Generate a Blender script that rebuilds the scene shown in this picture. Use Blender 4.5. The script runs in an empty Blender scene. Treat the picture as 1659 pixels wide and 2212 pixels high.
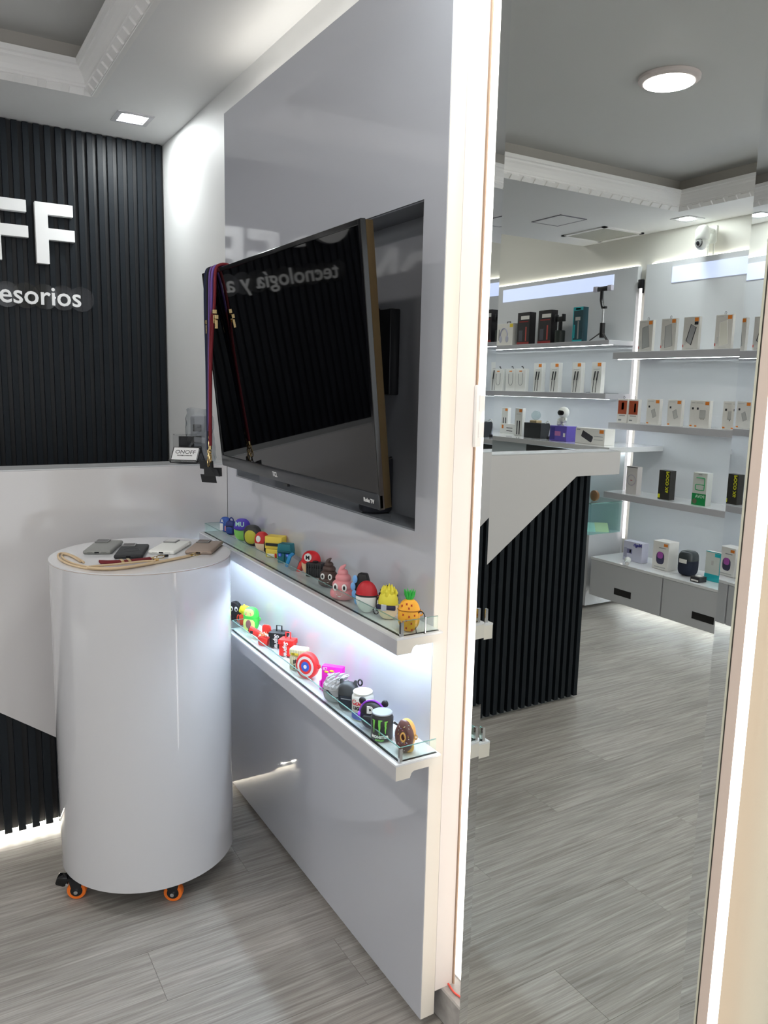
import bpy, bmesh, math, random
from math import pi, sin, cos, radians
from mathutils import Vector, Matrix, Euler

random.seed(7)
SC = bpy.context.scene
COL = SC.collection

# ------------------------------------------------------------------ camera
F_PX, YAW, PITCH, ROLL, EYE = 1698.07, 0.53836, -0.158396, 0.022102, 1.44
fwd = Vector((sin(YAW) * cos(PITCH), cos(YAW) * cos(PITCH), sin(PITCH)))
rgt = fwd.cross(Vector((0, 0, 1))).normalized()
upv = rgt.cross(fwd)
R_ = rgt * cos(ROLL) + upv * sin(ROLL)
U_ = -rgt * sin(ROLL) + upv * cos(ROLL)
cam = bpy.data.objects.new('camera', bpy.data.cameras.new('camera'))
COL.objects.link(cam)
cam.matrix_world = Matrix(((R_.x, U_.x, -fwd.x, 0), (R_.y, U_.y, -fwd.y, 0), (R_.z, U_.z, -fwd.z, EYE), (0, 0, 0, 1)))
cam.data.sensor_fit = 'HORIZONTAL'
cam.data.sensor_width = 36
cam.data.lens = 36 * F_PX / 1659
cam.data.clip_start = 0.02
SC.camera = cam

# ------------------------------------------------------------------ world, exposure, light levels
w = bpy.data.worlds.new('world'); SC.world = w; w.use_nodes = True
w.node_tree.nodes['Background'].inputs[0].default_value = (0.93, 0.96, 1.0, 1)
w.node_tree.nodes['Background'].inputs[1].default_value = 1.15
SC.view_settings.view_transform = 'Standard'
SC.view_settings.look = 'None'
SC.view_settings.exposure = 0.8
SC.view_settings.gamma = 1.0
SC.view_settings.use_curve_mapping = False
SC.cycles.use_denoising = True
SC.cycles.max_bounces = 10
SC.cycles.diffuse_bounces = 5
SC.cycles.glossy_bounces = 6
SC.cycles.transparent_max_bounces = 16
SC.cycles.caustics_reflective = False
SC.cycles.caustics_refractive = False
SC.cycles.sample_clamp_indirect = 6
L_DOWN, L_DISC, L_SHELF, L_MIRROR, L_TOP, L_FAR, L_TUBE, L_BOX = 140, 70, 42, 1.15, 3.5, 13, 0.8, 0.60

# ------------------------------------------------------------------ materials
MATS = {}
def mat(name, col, rough=0.5, metal=0.0, spec=0.5, coat=0.0, emit=None, es=0.0, bump=None, noise=None):
    if name in MATS: return MATS[name]
    m = bpy.data.materials.new(name); m.use_nodes = True
    nt = m.node_tree; b = nt.nodes['Principled BSDF']
    b.inputs['Base Color'].default_value = (*col, 1)
    b.inputs['Roughness'].default_value = rough
    b.inputs['Metallic'].default_value = metal
    b.inputs['Specular IOR Level'].default_value = spec
    b.inputs['Coat Weight'].default_value = coat
    b.inputs['Coat Roughness'].default_value = 0.03
    if emit:
        b.inputs['Emission Color'].default_value = (*emit, 1)
        b.inputs['Emission Strength'].default_value = es
    tc = nt.nodes.new('ShaderNodeTexCoord')
    if noise:
        sc, amt = noise
        n = nt.nodes.new('ShaderNodeTexNoise'); n.inputs['Scale'].default_value = sc; n.inputs['Detail'].default_value = 5
        nt.links.new(tc.outputs['Object'], n.inputs['Vector'])
        r = nt.nodes.new('ShaderNodeMapRange')
        r.inputs['To Min'].default_value = 1 - amt; r.inputs['To Max'].default_value = 1 + amt
        nt.links.new(n.outputs['Fac'], r.inputs['Value'])
        mx = nt.nodes.new('ShaderNodeMix'); mx.data_type = 'RGBA'; mx.blend_type = 'MULTIPLY'; mx.inputs[0].default_value = 1
        mx.inputs[6].default_value = (*col, 1)
        nt.links.new(r.outputs[0], mx.inputs[7])
        nt.links.new(mx.outputs[2], b.inputs['Base Color'])
    if bump:
        sc, st = bump
        n = nt.nodes.new('ShaderNodeTexNoise'); n.inputs['Scale'].default_value = sc; n.inputs['Detail'].default_value = 6
        nt.links.new(tc.outputs['Object'], n.inputs['Vector'])
        bp = nt.nodes.new('ShaderNodeBump'); bp.inputs['Strength'].default_value = st; bp.inputs['Distance'].default_value = 0.002
        nt.links.new(n.outputs['Fac'], bp.inputs['Height']); nt.links.new(bp.outputs[0], b.inputs['Normal'])
    MATS[name] = m
    return m

def glass(name, tint, refl=1.45, rough=0.0):
    m = bpy.data.materials.new(name); m.use_nodes = True; nt = m.node_tree
    nt.nodes.remove(nt.nodes['Principled BSDF'])
    out = nt.nodes['Material Output']
    t = nt.nodes.new('ShaderNodeBsdfTransparent'); t.inputs[0].default_value = (*tint, 1)
    g = nt.nodes.new('ShaderNodeBsdfGlossy'); g.inputs['Roughness'].default_value = rough
    f = nt.nodes.new('ShaderNodeFresnel'); f.inputs[0].default_value = refl
    mx = nt.nodes.new('ShaderNodeMixShader')
    ge = nt.nodes.new('ShaderNodeNewGeometry'); sb = nt.nodes.new('ShaderNodeMath'); sb.operation = 'SUBTRACT'; sb.inputs[0].default_value = 1
    ml = nt.nodes.new('ShaderNodeMath'); ml.operation = 'MULTIPLY'      # no reflection on the way out of the pane
    nt.links.new(ge.outputs['Backfacing'], sb.inputs[1]); nt.links.new(sb.outputs[0], ml.inputs[0]); nt.links.new(f.outputs[0], ml.inputs[1])
    nt.links.new(ml.outputs[0], mx.inputs[0]); nt.links.new(t.outputs[0], mx.inputs[1]); nt.links.new(g.outputs[0], mx.inputs[2])
    nt.links.new(mx.outputs[0], out.inputs[0])
    MATS[name] = m
    return m

def floor_mat():
    m = bpy.data.materials.new('grey_vinyl_plank'); m.use_nodes = True; nt = m.node_tree; b = nt.nodes['Principled BSDF']
    tc = nt.nodes.new('ShaderNodeTexCoord'); oi = nt.nodes.new('ShaderNodeObjectInfo')
    add = nt.nodes.new('ShaderNodeVectorMath'); add.operation = 'ADD'
    sc0 = nt.nodes.new('ShaderNodeVectorMath'); sc0.operation = 'SCALE'; sc0.inputs['Scale'].default_value = 37.0
    cmb = nt.nodes.new('ShaderNodeCombineXYZ')
    nt.links.new(oi.outputs['Random'], cmb.inputs[0]); nt.links.new(oi.outputs['Random'], cmb.inputs[1])
    nt.links.new(cmb.outputs[0], sc0.inputs[0])
    nt.links.new(tc.outputs['Object'], add.inputs[0]); nt.links.new(sc0.outputs[0], add.inputs[1])
    def streak(sx, sy, det, dist):
        mp = nt.nodes.new('ShaderNodeMapping'); mp.inputs['Scale'].default_value = (sx, sy, 1)
        nt.links.new(add.outputs[0], mp.inputs[0])
        n = nt.nodes.new('ShaderNodeTexNoise'); n.inputs['Scale'].default_value = 1; n.inputs['Detail'].default_value = det
        n.inputs['Distortion'].default_value = dist; n.inputs['Roughness'].default_value = 0.62
        nt.links.new(mp.outputs[0], n.inputs['Vector']); return n
    a = streak(3.4, 70, 7, 0.4); c = streak(6, 260, 3, 0.1); d = streak(1.2, 6, 2, 0.3)
    r1 = nt.nodes.new('ShaderNodeValToRGB'); e = r1.color_ramp.elements
    e[0].position = 0.30; e[0].color = (0.25, 0.225, 0.20, 1)
    e[1].position = 0.72; e[1].color = (0.47, 0.445, 0.41, 1)
    k = r1.color_ramp.elements.new(0.5); k.color = (0.355, 0.33, 0.30, 1)
    nt.links.new(a.outputs['Fac'], r1.inputs[0])
    r2 = nt.nodes.new('ShaderNodeMapRange'); r2.inputs['From Min'].default_value = 0.3; r2.inputs['From Max'].default_value = 0.7
    r2.inputs['To Min'].default_value = 0.78; r2.inputs['To Max'].default_value = 1.2
    nt.links.new(c.outputs['Fac'], r2.inputs[0])
    r3 = nt.nodes.new('ShaderNodeMapRange'); r3.inputs['From Min'].default_value = 0.3; r3.inputs['From Max'].default_value = 0.7
    r3.inputs['To Min'].default_value = 0.86; r3.inputs['To Max'].default_value = 1.12
    nt.links.new(d.outputs['Fac'], r3.inputs[0])
    mu = nt.nodes.new('ShaderNodeMath'); mu.operation = 'MULTIPLY'
    nt.links.new(r2.outputs[0], mu.inputs[0]); nt.links.new(r3.outputs[0], mu.inputs[1])
    rr = nt.nodes.new('ShaderNodeMapRange'); rr.inputs['To Min'].default_value = 0.97; rr.inputs['To Max'].default_value = 1.04
    nt.links.new(oi.outputs['Random'], rr.inputs[0])
    mu2 = nt.nodes.new('ShaderNodeMath'); mu2.operation = 'MULTIPLY'
    nt.links.new(mu.outputs[0], mu2.inputs[0]); nt.links.new(rr.outputs[0], mu2.inputs[1])
    mx = nt.nodes.new('ShaderNodeMix'); mx.data_type = 'RGBA'; mx.blend_type = 'MULTIPLY'; mx.inputs[0].default_value = 1
    nt.links.new(r1.outputs[0], mx.inputs[6]); nt.links.new(mu2.outputs[0], mx.inputs[7])
    nt.links.new(mx.outputs[2], b.inputs['Base Color'])
    b.inputs['Roughness'].default_value = 0.42
    bp = nt.nodes.new('ShaderNodeBump'); bp.inputs['Strength'].default_value = 0.15; bp.inputs['Distance'].default_value = 0.001
    nt.links.new(a.outputs['Fac'], bp.inputs['Height']); nt.links.new(bp.outputs[0], b.inputs['Normal'])
    MATS['floor'] = m; return m

M_FLOOR = floor_mat()
WHITE_WALL = mat('painted_wall_white', (0.80, 0.80, 0.79), 0.55, bump=(60, 0.12))
CREAM_WALL = mat('painted_wall_cream', (0.66, 0.64, 0.53), 0.6, bump=(45, 0.35))
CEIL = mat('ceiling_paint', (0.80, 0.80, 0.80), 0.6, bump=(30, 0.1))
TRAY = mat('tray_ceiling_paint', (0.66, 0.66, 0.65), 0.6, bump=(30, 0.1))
PLASTER = mat('moulding_plaster', (0.84, 0.83, 0.82), 0.5)
PANEL = mat('gloss_lacquer_panel', (0.53, 0.54, 0.585), 0.06, coat=0.5)
GWHITE = mat('gloss_white_laminate', (0.60, 0.595, 0.61), 0.07, coat=0.5)
COUNTERW = mat('counter_white_gloss', (0.62, 0.60, 0.595), 0.10, coat=0.3)
SHELFG = mat('shelf_grey_gloss', (0.54, 0.54, 0.57), 0.12, coat=0.4)
SHELFTOP = mat('shelf_top_white', (0.78, 0.79, 0.80), 0.10, coat=0.3)
EDGE = mat('cream_edge_banding', (0.80, 0.76, 0.68), 0.35)
BACKP = mat('far_panel_grey', (0.74, 0.76, 0.79), 0.12, coat=0.3)
CABG = mat('cabinet_front_grey', (0.55, 0.56, 0.58), 0.22)
SLAT = mat('black_slat', (0.0080, 0.0115, 0.0155), 0.5, spec=0.22, noise=(300, 0.25))
SLATBK = mat('black_slat_backing', (0.004, 0.005, 0.007), 0.5)
BLACK = mat('black_plastic', (0.008, 0.008, 0.01), 0.35)
BLACKG = mat('black_gloss', (0.004, 0.004, 0.005), 0.12)
SCREEN = mat('tv_screen', (0.0012, 0.0012, 0.0018), 0.03, spec=0.5)
TVTRIM = mat('tv_side_trim', (0.035, 0.028, 0.016), 0.2, metal=1.0)
BEZEL = mat('tv_lower_bezel', (0.035, 0.037, 0.042), 0.3)
CHROME = mat('chrome', (0.75, 0.76, 0.78), 0.12, metal=1.0)
GOLD = mat('pale_gold', (0.85, 0.62, 0.30), 0.2, metal=1.0)
MIRROR = mat('mirror_silver', (0.84, 0.865, 0.84), 0.0, metal=1.0)
MIRROR_BEVEL = mat('mirror_bevel_silver', (0.80, 0.83, 0.82), 0.0, metal=1.0)
DARKEDGE = mat('mirror_dark_edge', (0.03, 0.025, 0.02), 0.5)
MDF = mat('backing_pinkish', (0.72, 0.58, 0.52), 0.5)
BROWN = mat('raw_board_edge', (0.50, 0.36, 0.26), 0.7)
MARBLE = mat('baseboard_stone', (0.42, 0.40, 0.385), 0.25, noise=(22, 0.55))
GL = glass('shelf_glass', (0.90, 0.96, 0.94))
GLEDGE = mat('glass_green_edge', (0.16, 0.30, 0.27), 0.15)
ACR = glass('clear_acrylic', (0.93, 0.93, 0.93), 1.5, 0.02)
WRAP = glass('clear_plastic_wrap', (0.80, 0.82, 0.84), 1.6, 0.18)
E_DOWN = mat('downlight_lens', (1, 1, 1), emit=(0.95, 1.0, 1.0), es=L_DOWN)
E_DISC = mat('disc_lens', (1, 1, 1), emit=(1.0, 0.94, 0.90), es=L_DISC)
E_SHELF = mat('shelf_led', (1, 1, 1), emit=(0.70, 0.86, 1.0), es=L_SHELF)
E_MIR = mat('mirror_led', (1, 1, 1), emit=(1.0, 0.965, 0.89), es=L_MIRROR)
E_TOP = mat('panel_top_led', (1, 1, 1), emit=(1.0, 0.96, 0.86), es=L_TOP)
E_FAR = mat('far_shelf_led', (1, 1, 1), emit=(0.90, 0.96, 1.0), es=L_FAR)
E_TUBE = mat('led_tube', (1, 1, 1), emit=(1.0, 0.90, 0.92), es=L_TUBE)
E_BOX = mat('light_box_face', (0.5, 0.5, 0.6), 0.2, emit=(0.56, 0.66, 1.0), es=L_BOX)

def rub(name, col, rough=0.5):   # soft silicone
    return mat('silicone_' + name, col, rough)
def card(name, col, rough=0.35):
    return mat('print_' + name, col, rough)

# ------------------------------------------------------------------ mesh building
class MB:
    def __init__(s): s.v = []; s.f = []
    def poly(s, pts, faces):
        n = len(s.v); s.v += [tuple(p) for p in pts]; s.f += [tuple(i + n for i in f) for f in faces]; return s
    def box(s, x0, x1, y0, y1, z0, z1):
        return s.poly([(x0, y0, z0), (x1, y0, z0), (x1, y1, z0), (x0, y1, z0), (x0, y0, z1), (x1, y0, z1), (x1, y1, z1), (x0, y1, z1)],
                      [(0, 3, 2, 1), (4, 5, 6, 7), (0, 1, 5, 4), (1, 2, 6, 5), (2, 3, 7, 6), (3, 0, 4, 7)])
    def prism(s, pts, ax, a, b):
        """extrude a 2-D polygon along axis ax from a to b; pts are the two other axes in order"""
        n = len(pts)
        def mk(p, t):
            return {'x': (t, p[0], p[1]), 'y': (p[0], t, p[1]), 'z': (p[0], p[1], t)}[ax]
        vs = [mk(p, a) for p in pts] + [mk(p, b) for p in pts]
        fs = [tuple(range(n)), tuple(range(2 * n - 1, n - 1, -1))] + [(i, i + n, (i + 1) % n + n, (i + 1) % n) for i in range(n)]
        return s.poly(vs, fs)
    def lathe(s, prof, n=24, c=(0, 0, 0), ax='z'):
        vs = []; fs = []
        for r, z in prof:
            for i in range(n):
                a = 2 * pi * i / n
                p = (r * cos(a), r * sin(a), z)
                if ax == 'y': p = (p[0], p[2], p[1])
                if ax == 'x': p = (p[2], p[0], p[1])
                vs.append((p[0] + c[0], p[1] + c[1], p[2] + c[2]))
        for k in range(len(prof) - 1):
            for i in range(n):
                fs.append((k * n + i, k * n + (i + 1) % n, (k + 1) * n + (i + 1) % n, (k + 1) * n + i))
        fs.append(tuple(range(n - 1, -1, -1))); fs.append(tuple((len(prof) - 1) * n + i for i in range(n)))
        return s.poly(vs, fs)
    def tube(s, path, r, n=8, closed=False):
        P = [Vector(p) for p in path]; m = len(P); rings = []; prev = None
        for i, p in enumerate(P):
            if closed: t = P[(i + 1) % m] - P[i - 1]
            else: t = P[min(i + 1, m - 1)] - P[max(i - 1, 0)]
            if t.length < 1e-9: t = Vector((0, 0, 1))
            t.normalize()
            if prev is None:
                u = t.orthogonal().normalized()
            else:
                u = prev - t * prev.dot(t)
                u = u.normalized() if u.length > 1e-6 else t.orthogonal().normalized()
            prev = u; v = t.cross(u)
            rr = r[i] if isinstance(r, (list, tuple)) else r
            rings.append([p + u * rr * cos(2 * pi * k / n) + v * rr * sin(2 * pi * k / n) for k in range(n)])
        vs = [q for ring in rings for q in ring]; fs = []
        for i in range(m if closed else m - 1):
            j = (i + 1) % m
            for k in range(n):
                fs.append((i * n + k, i * n + (k + 1) % n, j * n + (k + 1) % n, j * n + k))
        if not closed:
            fs.append(tuple(range(n - 1, -1, -1))); fs.append(tuple((m - 1) * n + k for k in range(n)))
        return s.poly(vs, fs)
    def sup(s, c, rx, ry, rz, e1=1.0, e2=1.0, lo=-pi / 2, hi=pi / 2, n=28, m=12):
        """superellipsoid (or a latitude slice of it)"""
        def pw(a, e): return math.copysign(abs(a) ** e, a)
        vs = []; fs = []
        for k in range(m + 1):
            ph = lo + (hi - lo) * k / m
            cp = max(pw(cos(ph), e1), 1e-4) if abs(cos(ph)) > 1e-9 else 1e-4
            for i in range(n):
                th = 2 * pi * i / n
                vs.append((c[0] + rx * cp * pw(cos(th), e2), c[1] + ry * cp * pw(sin(th), e2), c[2] + rz * pw(sin(ph), e1)))
        for k in range(m):
            for i in range(n):
                fs.append((k * n + i, k * n + (i + 1) % n, (k + 1) * n + (i + 1) % n, (k + 1) * n + i))
        fs.append(tuple(range(n - 1, -1, -1))); fs.append(tuple(m * n + i for i in range(n)))
        return s.poly(vs, fs)
    def sphere(s, c, r, n=12, m=8): 
        rx, ry, rz = r if isinstance(r, (tuple, list)) else (r, r, r)
        return s.sup(c, rx, ry, rz, n=n, m=m)
    def mesh(s, name, bevel=0, segs=2, smooth=False, angle=35):
        me = bpy.data.meshes.new(name)
        me.from_pydata(s.v, [], s.f)
        bm = bmesh.new(); bm.from_mesh(me)
        bmesh.ops.recalc_face_normals(bm, faces=bm.faces)
        if bevel:
            ed = [e for e in bm.edges if len(e.link_faces) == 2 and e.calc_face_angle(0) > radians(30)]
            bmesh.ops.bevel(bm, geom=ed, offset=bevel, segments=segs, affect='EDGES', profile=0.5, clamp_overlap=True)
        if smooth:
            for f in bm.faces: f.smooth = True
            for e in bm.edges:
                if len(e.link_faces) == 2 and e.calc_face_angle(0) > radians(angle): e.smooth = False
        bm.to_mesh(me); bm.free()
        return me
    def build(s, name, m, parent=None, bevel=0, segs=2, smooth=False, loc=None, rot=None, angle=35):
        me = s.mesh(name, bevel, segs, smooth or bevel > 0, angle)
        me.materials.append(m)
        o = bpy.data.objects.new(name, me); COL.objects.link(o)
        if loc: o.location = loc
        if rot: o.rotation_euler = rot
        if parent: o.parent = parent
        return o

def add_obj(name, me, parent=None, loc=(0, 0, 0), rot=(0, 0, 0)):
    o = bpy.data.objects.new(name, me); COL.objects.link(o); o.location = loc; o.rotation_euler = rot
    if parent: o.parent = parent
    return o
def tag(o, label, cat, group=None):
    o['label'] = label; o['category'] = cat
    if group: o['group'] = group
    return o
def thing(name, label, cat, loc=(0, 0, 0), rz=0, group=None, rot=None):
    o = bpy.data.objects.new(name, None); COL.objects.link(o)
    o.location = loc; o.rotation_euler = rot if rot else (0, 0, rz); o.empty_display_size = 0.05
    return tag(o, label, cat, group)
def struct(name, mb, m, **k):
    o = mb.build(name, m, **k); o['kind'] = 'structure'; return o
def B(x0, x1, y0, y1, z0, z1): return MB().box(x0, x1, y0, y1, z0, z1)

_txt = {}
def text(s, size, name, m, parent, loc, rot=(pi / 2, 0, 0), ext=0.0005, align='CENTER', sx=1.0, bold=0.0, spacing=1.0, shear=0.0):
    """flat lettering converted to a mesh; by default it stands on the local front (-y) face"""
    key = (s, size, ext, align, bold, spacing, shear)
    if key not in _txt:
        c = bpy.data.curves.new('lettering', 'FONT'); c.body = s; c.size = size; c.extrude = ext; c.align_x = align
        c.offset = bold; c.space_character = spacing; c.resolution_u = 3; c.shear = shear
        o = bpy.data.objects.new('tmp', c); COL.objects.link(o)
        bpy.context.view_layer.update()
        me = bpy.data.meshes.new_from_object(o.evaluated_get(bpy.context.evaluated_depsgraph_get()))
        bpy.data.objects.remove(o); _txt[key] = me
    me = _txt[key].copy(); me.materials.clear(); me.materials.append(m)
    o = add_obj(name, me, parent, loc, rot); o.scale = (sx, 1, 1)
    return o

def smooth_path(pts, k=6):
    """Catmull-Rom through pts"""
    P = [Vector(p) for p in pts]; out = []
    for i in range(len(P) - 1):
        a = P[max(i - 1, 0)]; b = P[i]; c = P[i + 1]; d = P[min(i + 2, len(P) - 1)]
        for j in range(k):
            t = j / k
            out.append(0.5 * ((2 * b) + (c - a) * t + (2 * a - 5 * b + 4 * c - d) * t * t + (3 * b - a - 3 * c + d) * t ** 3))
    out.append(P[-1]); return out

# ================================================================== THE SETTING
WX = 0.992          # right wall
LX = -2.30          # left wall (seen in the mirror)
CZ = 2.4425         # ceiling
PX = 0.90           # face of the display panel
MX = 0.9096         # mirror plane
Y1 = 2.547          # far end of the panel = counter front

# floor with vinyl planks laid across the room
fl = struct('floor', B(LX - 0.05, WX + 0.05, -2.5, 5.7, -0.06, -0.004), mat('floor_joint', (0.10, 0.095, 0.09), 0.8))
PW, PL = 0.185, 1.22
plank_mesh = B(-PL / 2 + 0.0004, PL / 2 - 0.0004, -PW / 2 + 0.0004, PW / 2 - 0.0004, -0.004, 0).mesh('plank')
plank_mesh.materials.append(M_FLOOR)
cut_meshes = {}
row = 0; y = -1.3
while y < 5.65:
    off = (row * 0.437) % PL
    x = LX - 0.04 - off
    while x < WX + 0.02:
        a = max(x, LX - 0.04); b = min(x + PL, WX + 0.04)
        if b - a > 0.03:
            if abs((b - a) - PL) < 1e-6: me = plank_mesh
            else:
                k = round(b - a, 3)
                if k not in cut_meshes:
                    cut_meshes[k] = B(-k / 2 + 0.0004, k / 2 - 0.0004, -PW / 2 + 0.0004, PW / 2 - 0.0004, -0.004, 0).mesh('plank')
                    cut_meshes[k].materials.append(M_FLOOR)
                me = cut_meshes[k]
            add_obj('plank', me, fl, ((a + b) / 2, y + PW / 2, 0))
        x += PL
    y += PW; row += 1

FX = 1.008         # wall face behind the mirror
struct('wall_right', B(WX, WX + 0.1, 1.345, 5.7, 0, 3.0), WHITE_WALL)
struct('wall_right_middle', B(FX, FX + 0.084, 0.9, 1.345, 0, 3.0), WHITE_WALL)
struct('wall_right_front', B(FX, FX + 0.084, -2.5, 0.9, 0, 3.0), CREAM_WALL)
struct('wall_left', B(LX - 0.1, LX, -2.5, 5.7, 0, 3.0), mat('painted_wall_warm', (0.80, 0.79, 0.73), 0.55))
struct('wall_rear', B(LX - 0.1, WX + 0.1, 5.7, 5.8, 0, 3.0), WHITE_WALL)

# ceiling: flat slab with a rectangular tray, ending over the passage behind the slatted wall
TX0, TX1, TY0, TY1 = -1.906, 0.614, -1.4, 3.118
ce = MB()
ce.box(LX, TX0, -2.5, 4.2, CZ, CZ + 0.07); ce.box(TX1, WX + 0.05, -2.5, 4.2, CZ, CZ + 0.07)
ce.box(TX0, TX1, TY1, 4.2, CZ, CZ + 0.07); ce.box(TX0, TX1, -2.5, TY0, CZ, CZ + 0.07)
struct('ceiling', ce, CEIL)
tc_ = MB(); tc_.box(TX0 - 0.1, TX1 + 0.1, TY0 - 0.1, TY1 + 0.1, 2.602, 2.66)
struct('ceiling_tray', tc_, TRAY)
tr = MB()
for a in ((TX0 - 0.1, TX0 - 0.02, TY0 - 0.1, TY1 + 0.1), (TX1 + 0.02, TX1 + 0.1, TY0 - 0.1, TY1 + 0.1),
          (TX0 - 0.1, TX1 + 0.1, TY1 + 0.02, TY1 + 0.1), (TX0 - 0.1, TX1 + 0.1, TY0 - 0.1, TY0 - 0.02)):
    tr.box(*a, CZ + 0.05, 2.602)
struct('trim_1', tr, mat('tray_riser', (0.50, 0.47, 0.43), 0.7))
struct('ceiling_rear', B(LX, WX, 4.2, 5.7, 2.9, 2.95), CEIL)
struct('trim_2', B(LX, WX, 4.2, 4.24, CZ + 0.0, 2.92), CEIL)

# crown moulding round the tray: mitred profile, (inset, z)
prof = [(0.0, CZ - 0.001), (0.0, CZ - 0.008), (0.004, CZ - 0.010), (0.026, CZ + 0.012), (0.026, CZ + 0.018),
        (0.030, CZ + 0.022), (0.034, CZ + 0.036), (0.042, CZ + 0.052), (0.050, CZ + 0.060), (0.052, CZ + 0.068), (0.060, CZ + 0.072),
        (0.062, CZ + 0.088), (0.040, CZ + 0.090), (-0.02, CZ + 0.088), (-0.02, CZ - 0.001)]
mo = MB(); vs = []
for u, z in prof:
    vs += [(TX0 + u, TY0 + u, z), (TX1 - u, TY0 + u, z), (TX1 - u, TY1 - u, z), (TX0 + u, TY1 - u, z)]
fs = []
for k in range(len(prof)):
    k2 = (k + 1) % len(prof)
    for i in range(4): fs.append((k * 4 + i, k * 4 + (i + 1) % 4, k2 * 4 + (i + 1) % 4, k2 * 4 + i))
mo.poly(vs, fs)
moul = struct('trim_3', mo, PLASTER)
dm = B(-0.0245, 0.0245, -0.013, 0.013, -0.0075, 0.003).mesh('dentil', 0.0015, 1); dm.materials.append(PLASTER)
n = int((TX1 - TX0) / 0.075)
for i in range(n): add_obj('dentil', dm, moul, (TX1 - 0.055 - i * 0.075, TY1 - 0.015, CZ + 0.001), (-radians(45), 0, 0))
for i in range(46): add_obj('dentil', dm, moul, (TX1 - 0.015, TY1 - 0.055 - i * 0.075, CZ + 0.001), (-radians(45), 0, -pi / 2))
for i in range(46): add_obj('dentil', dm, moul, (TX0 + 0.015, TY1 - 0.055 - i * 0.075, CZ + 0.001), (-radians(45), 0, pi / 2))

# ceiling access hatch and air grille (seen in the mirror)
t = thing('access_hatch', 'small square white access hatch in the ceiling, reflected in mirror', 'hatch', (-1.566, 3.705, CZ))
f = MB(); a_ = 0.105; b_ = 0.125
f.box(-a_, a_, -b_, -b_ + .008, -.004, 0); f.box(-a_, a_, b_ - .008, b_, -.004, 0); f.box(-a_, -a_ + .008, -b_, b_, -.004, 0); f.box(a_ - .008, a_, -b_, b_, -.004, 0)
f.build('frame', mat('hatch_shadow_joint', (0.25, 0.25, 0.28), 0.6), t); B(-a_ + .008, a_ - .008, -b_ + .008, b_ - .008, -.003, 0).build('door', CEIL, t)
t = thing('air_grille', 'square grey air return grille in the ceiling, reflected in mirror', 'vent', (-2.075, 3.85, CZ))
f = MB(); a_ = 0.175; b_ = 0.19
f.box(-a_, a_, -b_, -b_ + .025, -.008, 0); f.box(-a_, a_, b_ - .025, b_, -.008, 0); f.box(-a_, -a_ + .025, -b_, b_, -.008, 0); f.box(a_ - .025, a_, -b_, b_, -.008, 0)
f.build('frame', PLASTER, t)
B(-a_ + .02, a_ - .02, -b_ + .02, b_ - .02, -.002, 0).build('backing', mat('grille_dark', (0.25, 0.25, 0.22), 0.8), t)
f = MB()
for i in range(30): f.box(-a_ + .022, a_ - .022, -b_ + .028 + i * .0112, -b_ + .034 + i * .0112, -.006, -.003)
g_ = f.build('louvre_blades', mat('grille_blade', (0.52, 0.52, 0.46), 0.6), t); g_['kind'] = 'stuff'

# ------------------------------------------------------------------ slatted black wall with its sign
slat_mesh = B(-0.011, 0.011, -0.018, 0, 0, CZ - 0.003).mesh('slat', 0.0012, 1); slat_mesh.materials.append(SLAT)
sw = struct('wall_back', B(-1.0, WX - 0.002, 3.59, 3.66, 0, CZ - 0.001), SLATBK)
xx = 0.968; i = 0
while xx > -1.0:
    add_obj('slat', slat_mesh, sw, (xx, 3.59, 0)); xx -= 0.0402

M_LET = mat('sign_letter_white', (0.92, 0.92, 0.92), 0.3, emit=(1, 1, 1), es=0.0)
def block_letter(ch, x0, label, group=None):
    wd = dict(O=0.235, N=0.20, F=0.148)[ch]; h = 0.238; st = 0.048; mb = MB()
    if ch == 'F':
        mb.prism([(0, 0), (st, 0), (st, .095), (wd, .095), (wd, .140), (st, .140), (st, .192), (wd - .004, .192), (wd - .004, h), (0, h)], 'y', -0.03, 0)
    elif ch == 'N':
        mb.prism([(0, 0), (st, 0), (st, .165), (wd - st, 0), (wd, 0), (wd, h), (wd - st, h), (wd - st, .073), (st, h), (0, h)], 'y', -0.03, 0)
    else:
        n = 40; vs = []; fs = []
        for k in range(n):
            a = 2 * pi * k / n
            for (rx, rz) in ((wd / 2, h / 2), (wd / 2 - st, h / 2 - st)):
                for yy in (-0.03, 0): vs.append((wd / 2 + rx * cos(a), yy, h / 2 + rz * sin(a)))
        for k in range(n):
            p = 4 * k; q = 4 * ((k + 1) % n)
            fs += [(p, q, q + 2, p + 2), (p + 1, p + 3, q + 3, q + 1), (p, p + 1, q + 1, q), (p + 2, q + 2, q + 3, p + 3)]
        mb.poly(vs, fs)
    o = mb.build('sign_letter', M_LET, loc=(x0, 3.571, 1.900), bevel=0.001, segs=1)
    tag(o, label, 'letter')
block_letter('F', 0.463, 'last white block letter F of the shop sign on slatted black wall')
block_letter('F', 0.288, 'white block letter F cut by the left edge, before the last F')
block_letter('O', 0.020, 'white block letter O of the sign, second O, left of both Fs')
block_letter('N', -0.205, 'white block letter N of the sign on the slatted wall')
block_letter('O', -0.470, 'first white block letter O of the sign on slatted wall')
t = thing('acrylic_sign', 'clear acrylic strip with white lowercase lettering under block letters on slatted wall', 'sign', (0.0, 3.571, 1.74))
tx = text('tecnología y accesorios', 0.106, 'lettering', M_LET, t, (0.632, -0.012, 0.0), ext=0.004, align='RIGHT', bold=0.0012)
bpy.context.view_layer.update()
wid = tx.dimensions.x
mb = MB()
nb = int(wid / 0.074) + 2; 
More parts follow.
